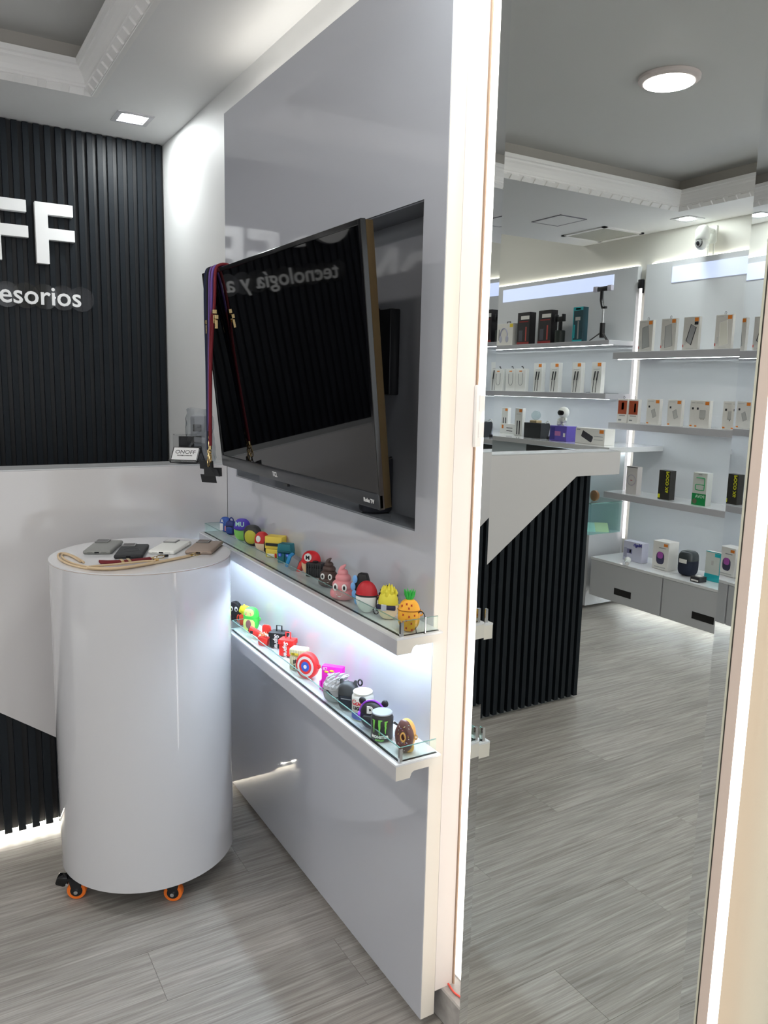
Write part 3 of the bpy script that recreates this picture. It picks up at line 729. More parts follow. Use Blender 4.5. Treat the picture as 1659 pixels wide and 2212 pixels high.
# ================================================================== EARBUD CASES
UP, LO = 0.9499, 0.6868
FIT = [(0.868, 2.480, 0.66, 0.75), (0.868, 2.427, 0.66, 0.75), (0.868, 2.323, 0.89, 0.90), (0.868, 2.235, 0.87, 0.89), (0.864, 2.148, 0.79, 0.94), (0.868, 2.054, 0.91, 0.86), (0.864, 1.972, 0.81, 0.81), (0.846, 1.885, 0.90, 0.85), (0.868, 1.819, 0.87, 0.90), (0.868, 1.793, 0.84, 0.75), (0.851, 1.683, 0.79, 0.87), (0.827, 1.564, 0.84, 0.94), (0.844, 1.501, 0.75, 1.06), (0.826, 1.449, 0.79, 1.02), (0.868, 1.425, 0.90, 0.90), (0.843, 1.386, 0.86, 0.99), (0.837, 1.294, 0.81, 1.03), (0.844, 2.331, 0.72, 0.95), (0.857, 2.275, 0.66, 0.99), (0.853, 2.210, 0.84, 0.95), (0.838, 2.132, 0.66, 0.81), (0.838, 2.066, 0.66, 0.91), (0.868, 2.031, 1.01, 0.82), (0.861, 1.951, 0.91, 0.87), (0.844, 1.837, 0.88, 1.03), (0.837, 1.771, 0.91, 1.03), (0.855, 1.660, 1.00, 0.91), (0.831, 1.602, 1.07, 1.01), (0.837, 1.546, 1.02, 1.02), (0.843, 1.488, 0.93, 0.84), (0.835, 1.427, 0.91, 0.95), (0.828, 1.375, 0.94, 0.84), (0.835, 1.295, 0.68, 0.98)]
def ec(name, label, x, y, z, face=-0.85, cat='earbud case', grp=None):
    k = len(ECS); t = thing(name, label, cat, (x, y, z), face, None); ECS.append(t)
    if k < len(FIT) and FIT[k]:
        t.location.x, t.location.y = FIT[k][0], FIT[k][1]; t.scale = (FIT[k][2], FIT[k][2], FIT[k][3])
    return t
ECS = []
G_U = 'novelty earbud cases on the upper shelf'; G_L = 'novelty earbud cases on the lower shelf'
def case_body(t, w_, d_, h_, mb_, ml, seam=0.62, e1=0.45, e2=0.55, hinge=True):
    """rounded silicone case: body below the seam, lid above, hinge tab with hole at the side"""
    c = (0, 0, h_ * 0.5); rz = h_ / 2
    def lat(fz):   # fraction of height -> latitude
        q = (fz - 0.5) * 2; return math.copysign(math.asin(min(1, abs(q) ** (1 / e1))), q)
    MB().sup(c, w_ / 2, d_ / 2, rz, e1, e2, lat(0.012), lat(seam - 0.008), 36, 14).build('body', mb_, t, smooth=True, angle=60)
    MB().sup(c, w_ / 2 * 1.012, d_ / 2 * 1.02, rz, e1, e2, lat(seam + 0.004), pi / 2, 36, 12).build('lid', ml, t, smooth=True, angle=60)
    if hinge:
        tor = [(w_ / 2 + 0.0015 + 0.0045 * cos(a), 0.004, h_ * seam - 0.006 + 0.0045 * sin(a)) for a in [2 * pi * k / 14 for k in range(14)]]
        MB().tube(tor, 0.0018, 6, True).build('hinge_loop', ml, t, smooth=True)
def eye(t, x, z, yf, rx, rz, white, pup, ring=True, px=0, pz=0):
    o = MB().sup((x, yf, z), rx, 0.0022, rz, 1, 1, n=18, m=8).build('eye', white, t, smooth=True)
    MB().sup((x + px, yf - 0.0014, z + pz), rx * .52, 0.0016, rz * .56, 1, 1, n=14, m=6).build('pupil', pup, o, smooth=True)
W_ = rub('white', (0.85, 0.85, 0.83)); K_ = rub('black', (0.012, 0.012, 0.014)); 

def carabiner(t, x, y, z, h_=0.034, w2=0.010, m=None, tilt=0.0):
    p = []
    for k in range(24):
        a = 2 * pi * k / 24
        p.append((x + w2 * cos(a) * (1 if abs(sin(a)) < .9 else .9), y + tilt * sin(a), z + h_ / 2 * math.copysign(abs(sin(a)) ** .7, sin(a))))
    MB().tube(p, 0.0014, 6, True).build('carabiner', m or K_, t, smooth=True)
    MB().tube([(x + w2, y, z + h_ * .3), (x + w2, y, z - h_ * .3)], 0.0018, 6).build('carabiner_gate', CHROME, t, smooth=True)

X = 0.850
# ---- upper shelf, from the far end to the near end
t = ec('earbud_case', 'plain blue and white earbud case, farthest on the upper shelf', 0.862, 2.425, UP)
case_body(t, .058, .034, .068, rub('blue', (0.03, 0.10, 0.42)), rub('blue', (0.03, 0.10, 0.42)), e1=.75, e2=.8)
B(-.022, -.004, -.0185, -.014, .008, .040).build('white_stripe', W_, t, bevel=.002)
text('A', 0.022, 'printed_text', W_, t, (-.010, -.0172, .044), bold=.0006)
B(.004, .012, -.0185, -.014, .008, .030).build('pink_stripe', rub('pink', (0.75, 0.28, 0.32)), t, bevel=.002)

t = ec('earbud_case', 'navy blue earbud case shaped like a small backpack with top handle', 0.862, 2.325, UP)
case_body(t, .050, .036, .062, rub('navy', (0.012, 0.025, 0.17)), rub('navy', (0.012, 0.025, 0.17)), e1=.6, e2=.6)
MB().tube([(0.012 * cos(a), 0.004, .060 + 0.014 * sin(a)) for a in [pi * k / 10 for k in range(11)]], .003, 8).build('handle', rub('navy', (0.012, 0.025, 0.17)), t, smooth=True)
MB().sup((0, -.017, .022), .017, .006, .015, .6, .6, n=20, m=8).build('front_pocket', rub('navy_light', (0.02, 0.06, 0.28)), t, smooth=True)
MB().tube([(-.018, -.0165, .038), (0, -.0195, .040), (.018, -.0165, .038)], .0016, 6).build('zip_band', K_, t)

t = ec('earbud_case', 'light green earbud case with a purple blue lid lettered MU', 0.858, 2.225, UP)
case_body(t, .062, .038, .078, rub('lime', (0.22, 0.55, 0.12)), rub('purple_blue', (0.07, 0.04, 0.42)), seam=.52, e1=.8, e2=.85)
text('MU', 0.024, 'printed_text', rub('mint', (0.45, 0.75, 0.65)), t, (0, -.0190, .052), bold=.0004)
MB().tube([(-.028, -.010, .043), (-.015, -.020, .041), (0, -.0225, .040), (.015, -.020, .041), (.028, -.010, .043)], .0024, 6).build('lid_rim', rub('purple_dark', (0.05, 0.02, 0.28)), t, smooth=True)

t = ec('earbud_case', 'dark grey hooded earbud case with yellow green front', 0.850, 2.135, UP)
case_body(t, .066, .040, .072, rub('charcoal', (0.03, 0.032, 0.034)), rub('charcoal', (0.03, 0.032, 0.034)), e1=.8, e2=.85)
MB().sup((0, -.013, .033), .024, .010, .026, .9, .9, n=24, m=10).build('front_panel', rub('olive_yellow', (0.52, 0.50, 0.05)), t, smooth=True)

t = ec('earbud_case', 'earbud case with red domed lid and cream base, beside the yellow block', 0.856, 2.055, UP)
case_body(t, .058, .040, .062, rub('cream', (0.78, 0.62, 0.45)), rub('red', (0.55, 0.018, 0.02)), seam=.42, e1=.9, e2=.9)
MB().sup((-.006, -.019, .040), .010, .003, .011, n=16, m=8).build('white_patch', W_, t, smooth=True)

t = ec('earbud_case', 'yellow block shaped earbud case with black strap, centre of far half', 0.850, 1.975, UP)
mb = B(-.029, .029, -.020, .020, .030, .072); mb.build('lid', rub('sponge_yellow', (0.80, 0.60, 0.08)), t, bevel=.003)
B(-.027, .027, -.019, .019, .001, .0295).build('body', rub('sponge_yellow', (0.80, 0.60, 0.08)), t, bevel=.003)
B(-.026, .026, -.0215, -.0188, .040, .050).build('black_band', K_, t, bevel=.001, segs=1)
B(-.020, .004, -.0205, -.018, .004, .014).build('white_panel', W_, t, bevel=.001, segs=1)
B(.006, .012, -.0210, -.018, .002, .016).build('red_tab', rub('red', (0.55, 0.018, 0.02)), t, bevel=.001, segs=1)
MB().tube([(-.030, 0, .060), (-.036, -.004, .045), (-.036, -.004, .020), (-.030, 0, .008)], .0035, 6).build('side_strap', K_, t, smooth=True)

t = ec('earbud_case', 'teal block earbud case with raised brow, right of the yellow block', 0.852, 1.885, UP)
mb = MB().prism([(-.024, .001), (.024, .001), (.027, .036), (-.027, .036)], 'y', -.018, .018); mb.build('body', rub('teal', (0.01, 0.16, 0.20)), t, bevel=.003)
mb = MB().prism([(-.027, .0365), (.027, .0365), (.023, .068), (-.023, .068)], 'y', -.018, .018); mb.build('lid', rub('teal', (0.01, 0.16, 0.20)), t, bevel=.003)
B(-.022, .022, -.0215, -.017, .039, .045).build('brow', rub('teal_dark', (0.008, 0.11, 0.14)), t, bevel=.001, segs=1)
B(-.004, .004, -.0225, -.017, .006, .036).build('ridge', rub('teal_dark', (0.008, 0.11, 0.14)), t, bevel=.001, segs=1)
for sx in (-1, 1):
    o = MB().lathe([(.0065, -.0205), (.0065, -.017)], 16, (sx * .014, 0, .030), 'y').build('porthole', rub('blue_bright', (0.03, 0.09, 0.55)), t, smooth=True)
    MB().lathe([(.003, -.0212), (.003, -.0206)], 12, (sx * .014, 0, .030), 'y').build('porthole_centre', rub('pale_blue', (0.3, 0.45, 0.9)), o, smooth=True)
for sx in (-1, 1): B(sx * .027 - .003, sx * .027 + .003, -.004, .004, .014, .040).build('side_lug', rub('teal', (0.01, 0.16, 0.20)), t, bevel=.001, segs=1)

t = ec('earbud_case', 'flat grey earbud case with blue and red sides, leaning low behind guard', 0.838, 1.815, UP)
t.rotation_euler = (0.25, 0.45, -0.9)
B(-.014, .014, -.010, .010, .003, .050).build('body', rub('grey', (0.25, 0.26, 0.28)), t, bevel=.002)
B(-.026, -.0145, -.011, .011, .003, .050).build('left_grip', rub('sky_blue', (0.03, 0.30, 0.65)), t, bevel=.003)
B(.0145, .026, -.011, .011, .003, .050).build('right_grip', rub('red_orange', (0.70, 0.06, 0.05)), t, bevel=.003)

t = ec('earbud_case', 'earbud case with red cap lid and beige base, centre of upper shelf', 0.852, 1.755, UP)
case_body(t, .058, .042, .070, rub('skin_beige', (0.75, 0.50, 0.30)), rub('red_bright', (0.62, 0.012, 0.02)), seam=.55, e1=.8, e2=.85)
MB().tube([(-.026, -.010, .0405), (-.014, -.022, .0385), (0, -.026, .0380), (.014, -.022, .0385), (.026, -.010, .0405)], .0030, 6).build('lid_peak', rub('red_bright', (0.62, 0.012, 0.02)), t, smooth=True)
MB().lathe([(.0115, -.0222), (.0115, -.0170)], 24, (-.002, 0, .054), 'y').build('round_badge', W_, t, smooth=True)
text('M', 0.018, 'printed_text', K_, t, (-.002, -.0226, .0478), bold=.0002)

t = ec('earbud_case', 'ribbed black earbud case, left of the brown swirl', 0.838, 1.700, UP)
B(-.026, .026, -.016, .016, .001, .034).build('body', K_, t, bevel=.003)
B(-.026, .026, -.016, .016, .0345, .050).build('lid', K_, t, bevel=.003)
mb = MB()
for i in range(7): mb.box(-.024 + i * .0075, -.021 + i * .0075, -.0175, -.016, .004, .046)
mb.build('ribs', rub('black_rib', (0.03, 0.03, 0.034)), t)
B(-.008, .008, -.006, .006, .050, .055).build('top_knob', K_, t, bevel=.002)

def swirl(label, x, y, colr, eyesz, s=1.0):
    t = ec('earbud_case', label, x, y, UP)
    m_ = rub(label.split()[0] + '_swirl', colr)
    mb = MB().sup((0, 0, .016 * s), .034 * s, .024 * s, .016 * s, .8, .9, n=30, m=10)
    mb.sup((0, 0, .036 * s), .028 * s, .021 * s, .015 * s, .85, .95, n=28, m=10)
    mb.build('body', m_, t, smooth=True, angle=80)
    mb = MB().sup((.001 * s, .001, .053 * s), .0215 * s, .017 * s, .012 * s, .9, 1, n=26, m=10)
    mb.sup((0, .001, .066 * s), .0145 * s, .0125 * s, .009 * s, .9, 1, n=22, m=8)
    mb.tube([(-.004 * s, 0, .070 * s), (-.001 * s, 0, .078 * s), (.006 * s, 0, .084 * s), (.009 * s, 0, .0855 * s)], [.0085 * s, .006 * s, .003 * s, .001 * s], 10)
    mb.build('lid', m_, t, smooth=True, angle=80)
    for sx in (-1, 1): eye(t, sx * .0125 * s, .034 * s, -.0205 * s, .0072 * s, .0092 * s, W_, K_)
    MB().prism([(-.009, .0185), (.009, .0185), (.005, .0135), (0, .0120), (-.005, .0135)], 'y', -.0235 * s, -.019 * s).build('mouth', W_, t)
    return t
swirl('brown soft swirl earbud case with two round eyes', 0.846, 1.622, (0.075, 0.042, 0.035), 0, .98)
swirl('pink soft swirl earbud case with two round eyes', 0.842, 1.530, (0.78, 0.30, 0.32), 0, 1.04)

t = ec('earbud_case', 'black hexagonal earbud case with light blue petals behind the pink swirl', 0.866, 1.462, UP)
hexa = [(0.026 * cos(a), 0.040 + 0.026 * sin(a) * 1.35) for a in [pi / 3 * k for k in range(6)]]
MB().prism(hexa, 'y', -.008, .016).build('body', K_, t, bevel=.004)
for k, (px_, pz_) in enumerate(((-.020, .058), (-.026, .042), (-.022, .026), (-.014, .012))):
    MB().sup((px_, -.011, pz_), .008, .003, .009, n=14, m=8).build('petal', rub('light_blue', (0.20, 0.45, 0.85)), t, smooth=True)
B(-.006, .006, -.012, -.008, .034, .046).build('white_patch', W_, t, bevel=.002)

t = ec('earbud_case', 'two tone ball earbud case, red above white, with black carabiner', 0.838, 1.432, UP)
case_body(t, .062, .044, .070, W_, rub('ball_red', (0.50, 0.015, 0.025)), seam=.58, e1=.95, e2=.95)
MB().tube([(.0315 * cos(a) * 1.0, .0222 * sin(a), .039) for a in [2 * pi * k / 32 for k in range(32)]], .0016, 6, True).build('seam_band', K_, t, smooth=True)
carabiner(t, .030, -.006, .018, .036, .009)
t = ec('earbud_case', 'black knobbly round earbud case behind the red and white ball', 0.876, 1.395, UP)
case_body(t, .046, .026, .066, K_, K_, e1=.9, e2=.9, hinge=False)
mb = MB()
for i in range(10):
    a = pi * i / 9; mb.sphere((.022 * cos(a), -.004, .036 + .030 * sin(a)), .0045, 8, 6)
mb.build('knobs', K_, t, smooth=True)

t = ec('earbud_case', 'yellow spiky topped earbud case with cream base, left of the pineapple', 0.846, 1.365, UP)
case_body(t, .050, .036, .062, rub('cream_light', (0.80, 0.66, 0.46)), rub('lemon', (0.70, 0.62, 0.05)), seam=.55, e1=.75, e2=.8)
mb = MB(); rg = random.Random(5)
for i in range(16):
    a = 2 * pi * i / 16 * 2.4; r0 = .018 * (1 - i / 26); z0 = .050 + .010 * (i / 16)
    mb.tube([(r0 * cos(a) * .8, r0 * .7 * sin(a), z0), (r0 * cos(a) * 1.15, r0 * .9 * sin(a), z0 + .010), (r0 * cos(a) * 1.1, r0 * .8 * sin(a), z0 + .018)], [.0065, .0045, .0008], 6)
mb.build('spikes', rub('lemon', (0.70, 0.62, 0.05)), t)
B(-.024, .024, -.0195, -.012, .024, .034).build('navy_band', rub('navy_black', (0.015, 0.012, 0.05)), t, bevel=.002)
B(-.012, .002, -.0210, -.0190, .022, .036).build('metal_plate', rub('plate_grey', (0.45, 0.47, 0.55)), t, bevel=.001, segs=1)
carabiner(t, -.028, 0, .030, .030, .003)

t = ec('earbud_case', 'orange pineapple earbud case with green leaves and black carabiner', 0.850, 1.305, UP, -0.70)
case_body(t, .056, .040, .066, rub('pineapple', (0.90, 0.42, 0.03)), rub('pineapple', (0.90, 0.42, 0.03)), seam=.66, e1=.85, e2=.85)
mb = MB()
for i in range(9):
    a = 2 * pi * i / 9; k = .6 if i % 2 else 1
    p0 = Vector((.004 * cos(a), .003 * sin(a), .064)); p1 = p0 + Vector((.007 * cos(a) * k, .005 * sin(a) * k, .010)); p2 = p1 + Vector((.004 * cos(a), .002 * sin(a), .010 + .004 * (1 - k)))
    mb.tube([p0, p1, p2], [.0034, .0036, .0006], 6)
mb.build('leaves', rub('leaf_green', (0.02, 0.42, 0.05)), t, smooth=True)
MR = rub('mark_red', (0.50, 0.03, 0.02))
for (xm, zm) in ((-.016, .054), (-.004, .058), (.008, .056), (.002, .050), (-.012, .037), (.003, .034), (.016, .036), (-.004, .026), (-.015, .017), (.009, .020), (.010, .006), (-.004, .010)):
    yy = -.020 * math.sqrt(max(.05, 1 - (xm / .028) ** 2)) * (math.sqrt(max(.15, 1 - ((zm - .033) / .036) ** 2)) ** .8) - .0007
    o = MB(); o.box(-.0026, .0026, -.0008, .0012, -.0007, .0007); o.box(-.0007, .0007, -.0008, .0012, -.0026, .0026)
    o.build('cross_mark', MR, t, loc=(xm, yy, zm), rot=(0, radians(45), 0))
MB().tube([(.029 * cos(a), .0205 * sin(a), .0445) for a in [2 * pi * k / 32 for k in range(32)]], .0008, 5, True).build('seam_line', rub('pine_dark', (0.35, 0.13, 0.01)), t)
carabiner(t, .031, -.010, .018, .052, .012)

# ---- lower shelf
t = ec('earbud_case', 'black round biscuit earbud case with ridged rim and two white eyes', 0.862, 2.195, LO)
MB().lathe([(.030, -.010), (.0335, -.008), (.0335, -.004), (.031, -.003), (.031, .004), (.0335, .005), (.0335, .010), (.030, .012)], 40, (0, 0, .034), 'y').build('body', K_, t, smooth=True, angle=25)
mb = MB()
for i in range(32):
    a = 2 * pi * i / 32; mb.tube([(.034 * cos(a), -.009, .034 + .034 * sin(a)), (.034 * cos(a), .011, .034 + .034 * sin(a))], .0012, 4)
mb.build('rim_ridges', rub('black_rib', (0.03, 0.03, 0.034)), t)
for sx in (-1, 1): eye(t, sx * .012, .044, -.0115, .0085, .0085, W_, K_, px=.002, pz=-.001)
mb = MB()
for i in range(8):
    a = 2 * pi * i / 8; mb.sphere((.018 * cos(a), -.011, .026 + .012 * sin(a)), (.003, .0015, .003), 8, 5)
mb.build('embossed_dots', K_, t, smooth=True)

t = ec('earbud_case', 'popcorn bucket earbud case, yellow bumpy top and red base', 0.858, 2.110, LO)
MB().prism([(-.020, .001), (.020, .001), (.026, .034), (-.026, .034)], 'y', -.017, .017).build('body', rub('orange_red', (0.75, 0.06, 0.02)), t, bevel=.004)
mb = MB(); rg = random.Random(2)
mb.sup((0, 0, .050), .028, .020, .014, .8, .9, n=20, m=8)
for i in range(26): mb.sphere((rg.uniform(-.024, .024), rg.uniform(-.018, .006), rg.uniform(.040, .062)), .0062, 8, 6)
mb.build('lid', rub('popcorn', (0.90, 0.80, 0.02)), t, smooth=True, angle=80)
MB().tube([(-.026 - .010 * sin(a), -.012, .022 - .012 * cos(a)) for a in [pi * k / 8 for k in range(9)]], .002, 6).build('handle', rub('orange_red', (0.75, 0.06, 0.02)), t, smooth=True)

t = ec('earbud_case', 'green avocado earbud case with brown stone and blushing face', 0.852, 2.035, LO)
case_body(t, .058, .040, .080, rub('avocado_skin', (0.05, 0.55, 0.06)), rub('avocado_skin', (0.05, 0.55, 0.06)), seam=.60, e1=.7, e2=.75)
MB().sup((-.001, -.016, .025), .024, .0055, .023, .8, .8, n=24, m=8).build('flesh', rub('avocado_flesh', (0.72, 0.85, 0.25)), t, smooth=True)
MB().sup((-.001, -.016, .064), .020, .0055, .0135, .8, .8, n=24, m=8).build('face', rub('avocado_flesh', (0.72, 0.85, 0.25)), t, smooth=True)
MB().sup((-.001, -.0205, .027), .011, .0045, .015, n=20, m=8).build('stone', rub('avocado_stone', (0.20, 0.09, 0.08)), t, smooth=True)
for sx in (-1, 1):
    MB().sphere((sx * .010 - .001, -.0218, .060), (.0035, .0008, .003), 10, 6).build('blush', rub('blush', (0.85, 0.25, 0.20)), t, smooth=True)
    MB().sphere((sx * .008 - .001, -.0220, .0645), (.0013, .0006, .0015), 8, 5).build('eye', K_, t)

t = ec('earbud_case', 'red tube shaped earbud case lying tilted beside the snack box', 0.832, 1.955, LO)
MB().tube([(-.030, 0, .034), (.020, 0, .016)], [.0135, .0135], 20).build('body', rub('tomato', (0.78, 0.03, 0.02)), t, smooth=True)
MB().tube([(-.0305, 0, .0342), (-.0335, 0, .0353)], [.0115, .0115], 20).build('open_end', K_, t, smooth=True)
B(-.024, -.010, -.0142, -.0128, .020, .032).build('dark_print', K_, t, bevel=.001, segs=1)

t = ec('earbud_case', 'open red snack box earbud case filled with orange and white pieces', 0.850, 1.900, LO)
MB().prism([(-.022, .001), (.018, .001), (.024, .026), (-.028, .030)], 'y', -.017, .017).build('body', rub('tomato', (0.78, 0.03, 0.02)), t, bevel=.003)
MB().sup((.004, .012, .050), .022, .006, .016, .6, .7, n=20, m=8).build('lid', rub('tomato', (0.78, 0.03, 0.02)), t, smooth=True)
mb = MB(); mb2 = MB(); rg = random.Random(8)
for i in range(22):
    q = (mb if i % 3 else mb2); x_ = rg.uniform(-.022, .018); y_ = rg.uniform(-.015, .008); z_ = .030 + rg.uniform(0, .010)
    q.tube([(x_, y_, z_), (x_ + rg.uniform(-.008, .008), y_ + rg.uniform(-.005, .003), z_ + .004)], .0028, 6)
mb.build('orange_pieces', rub('snack_orange', (0.85, 0.25, 0.10)), t); mb2.build('white_pieces', rub('snack_white', (0.9, 0.8, 0.7)), t)

def suitcase(label, x, y, colr, txt, sc=1.0):
    t = ec('earbud_case', label, x, y, LO); m_ = rub(label.split()[0] + '_case', colr)
    B(-.023 * sc, .023 * sc, -.016, .016, .003, .040).build('body', m_, t, bevel=.003)
    B(-.0255 * sc, .0255 * sc, -.018, .018, .0405, .058).build('lid', m_, t, bevel=.003)
    mb = MB()
    for i in range(6):
        a = (-.020 + i * .008) * sc
        if txt and -.010 < a < .010: continue
        mb.box(a - .001, a + .001, -.0190, -.0175, .042, .056); mb.box(a - .001, a + .001, -.0172, -.0158, .006, .038)
    mb.build('ribs', m_, t)
    mb = MB(); mb.tube([(-.008, .002, .058), (-.008, .002, .078), (.008, .002, .078), (.008, .002, .058)], .0022, 6); mb.build('handle', m_, t)
    if txt: text(txt, 0.019, 'printed_text', W_, t, (-.0045, -.0192, .054), rot=(pi / 2, radians(90), 0), align='LEFT', bold=.0006, ext=.0004, shear=0.25)
    for sx in (-1, 1): MB().lathe([(.003, -.012), (.003, -.006)], 10, (sx * .016, 0, .0032), 'y').build('wheel', K_, t)
    return t
suitcase('black suitcase shaped earbud case with white vertical lettering', 0.856, 1.852, (0.012, 0.012, 0.014), 'Supreme')
suitcase('red suitcase shaped earbud case with white vertical lettering', 0.848, 1.795, (0.80, 0.025, 0.02), 'Supreme')
t = ec('earbud_case', 'cream ribbed suitcase shaped earbud case with yellow tag and black print', 0.852, 1.735, LO)
m_ = rub('cream_ribbed', (0.78, 0.80, 0.55))
B(-.026, .026, -.017, .017, .002, .040).build('body', m_, t, bevel=.004); B(-.027, .027, -.018, .018, .0405, .060).build('lid', m_, t, bevel=.005)
mb = MB()
for i in range(9): a = -.022 + i * .0055; mb.box(a - .0005, a + .0005, -.0186, -.0178, .044, .056); mb.box(a - .0005, a + .0005, -.0176, -.0168, .006, .038)
mb.build('grooves', rub('groove', (0.35, 0.35, 0.25)), t)
B(-.020, .004, -.0192, -.0176, .043, .049).build('yellow_tag', rub('tag_yellow', (0.75, 0.65, 0.05)), t); text('OFF', .006, 'printed_text', K_, t, (-.012, -.0194, .044))
for (a, b_) in ((-.010, .026), (-.004, .028), (-.009, .012), (.000, .010)): B(a - .002, a + .002, -.0182, -.0168, b_ - .006, b_ + .004).build('black_print', K_, t)

t = ec('earbud_case', 'round red disc earbud case with white ring and blue centre', 0.834, 1.655, LO, -0.95)
MB().lathe([(.030, -.012), (.0335, -.009), (.0335, .009), (.030, .012)], 44, (0, 0, .034), 'y').build('body', rub('disc_red', (0.72, 0.03, 0.03)), t, smooth=True, angle=50)
MB().lathe([(.0260, -.0130), (.0260, -.0118)], 40, (0, 0, .034), 'y').build('white_ring', W_, t, smooth=True)
MB().lathe([(.0195, -.0138), (.0195, -.0128)], 40, (0, 0, .034), 'y').build('red_ring', rub('disc_red', (0.72, 0.03, 0.03)), t, smooth=True)
MB().lathe([(.0128, -.0144), (.0128, -.0136)], 32, (0, 0, .034), 'y').build('blue_centre', rub('disc_blue', (0.04, 0.12, 0.60)), t, smooth=True)
MB().lathe([(.0050, -.0150), (.0050, -.0143)], 20, (0, 0, .034), 'y').build('pale_dot', W_, t, smooth=True)
MB().tube([(.036 + .0045 * cos(a), 0, .036 + .0045 * sin(a)) for a in [2 * pi * k / 14 for k in range(14)]], .002, 6, True).build('hinge_loop', rub('disc_red', (0.72, 0.03, 0.03)), t, smooth=True)

t = ec('earbud_case', 'magenta flat pack earbud case behind the silver leafy one', 0.872, 1.520, LO)
B(-.028, .028, -.010, .010, .001, .074).build('body', rub('magenta', (0.85, 0.02, 0.55)), t, bevel=.003)
for (a, b_, cc) in ((-.014, .058, 'y'), (0, .062, 'y'), (.008, .056, 'w'), (-.006, .052, 'w')):
    MB().sphere((a, -.0105, b_), (.006, .001, .003), 10, 6).build('printed_sweet', rub('sweet_' + cc, (0.85, 0.75, 0.05) if cc == 'y' else (0.9, 0.8, 0.8)), t, smooth=True)
text('87', .012, 'printed_text', W_, t, (-.018, -.0105, .062))
B(-.033, -.0285, -.010, .006, .004, .030).build('side_flap', rub('magenta', (0.85, 0.02, 0.55)), t, bevel=.001, segs=1)

t = ec('earbud_case', 'silver grey earbud case with layered leaf like top', 0.846, 1.500, LO)
case_body(t, .054, .038, .056, rub('grey_mid', (0.42, 0.42, 0.44)), rub('silver', (0.55, 0.55, 0.56), .3), seam=.6, e1=.7, e2=.75)
mb = MB()
for r_ in range(3):
    for i in range(9):
        a = pi + pi * i / 8 if r_ < 2 else pi * 2 * i / 9
        z0 = .040 + r_ * .009; rr = .026 - r_ * .004
        p0 = Vector((rr * cos(a), rr * .72 * sin(a), z0)); d_ = Vector((.008 + .004 * r_, -.002, .012))
        mb.tube([p0 - d_ * .2, p0 + d_ * .35, p0 + d_], [.002, .0048, .0006], 6)
mb.build('leaves', rub('silver', (0.55, 0.55, 0.56), .3), t, smooth=True)
MB().tube([(-.026, -.010, .034), (-.010, -.0195, .033), (.006, -.0190, .016), (.018, -.016, .020)], .0016, 6).build('black_band', K_, t)

t = ec('earbud_case', 'plain black earbud case with two small ears, beside the white can', 0.850, 1.452, LO)
case_body(t, .046, .034, .066, rub('black_blue', (0.012, 0.016, 0.028)), rub('black_soft', (0.035, 0.038, 0.040)), seam=.58, e1=.6, e2=.65, hinge=False)
for sx in (-1, 1): MB().tube([(sx * .015, 0, .062), (sx * .018, 0, .072)], [.006, .003], 8).build('ear', rub('black_soft', (0.035, 0.038, 0.040)), t, smooth=True)
MB().tube([(.026 + .005 * cos(a), .006, .066 + .007 * sin(a)) for a in [2 * pi * k / 14 for k in range(14)]], .002, 6, True).build('strap_ring', K_, t, smooth=True)
B(-.012, .012, -.0180, -.0165, .030, .032).build('grey_line', rub('grey', (0.25, 0.26, 0.28)), t)

def can(label, x, y, body, lid, h_=.062, r=.025, face=-0.85):
    t = ec('earbud_case', label, x, y, LO, face)
    MB().lathe([(r - .004, .001), (r, .005), (r, h_ * .60)], 32).build('body', body, t, smooth=True)
    MB().lathe([(r + .0004, h_ * .605), (r + .0004, h_ * .82), (r - .004, h_ * .93), (r - .0045, h_ * .935)], 32).build('lid', body, t, smooth=True)
    MB().lathe([(r - .0045, h_ * .935), (r - .002, h_ * .95), (r - .002, h_ * .985), (r - .003, h_), (.001, h_ * .995)], 32).build('can_top', lid, t, smooth=True)
    return t
def curved_text(s, size, r, z, m, parent, name='printed_text', bold=0.0004, a0=0.0, shear=0.0):
    o = text(s, size, name, m, parent, (0, 0, 0), rot=(0, 0, 0), ext=0.00015, bold=bold, shear=shear)
    me = o.data
    for v_ in me.vertices:
        x_, y_, z_ = v_.co; a = x_ / r + a0; rr = r + 0.0005 + z_
        v_.co = (rr * sin(a), -rr * cos(a), z + y_)
    return o
M_CAN = rub('can_white', (0.72, 0.72, 0.66))
t = can('white beer can earbud case with red script and blue foot', 0.866, 1.410, M_CAN, rub('can_top_cream', (0.78, 0.77, 0.68)), h_=.078, r=.0265)
MB().lathe([(.0268, .005), (.0268, .024)], 32).build('blue_foot', rub('can_blue', (0.07, 0.12, 0.55)), t, smooth=True)
curved_text('Coors', .020, .0265, .046, rub('can_red', (0.65, 0.02, 0.03)), t, bold=.0008, shear=.3)
curved_text('LIGHT', .012, .0265, .033, K_, t, bold=.0006)

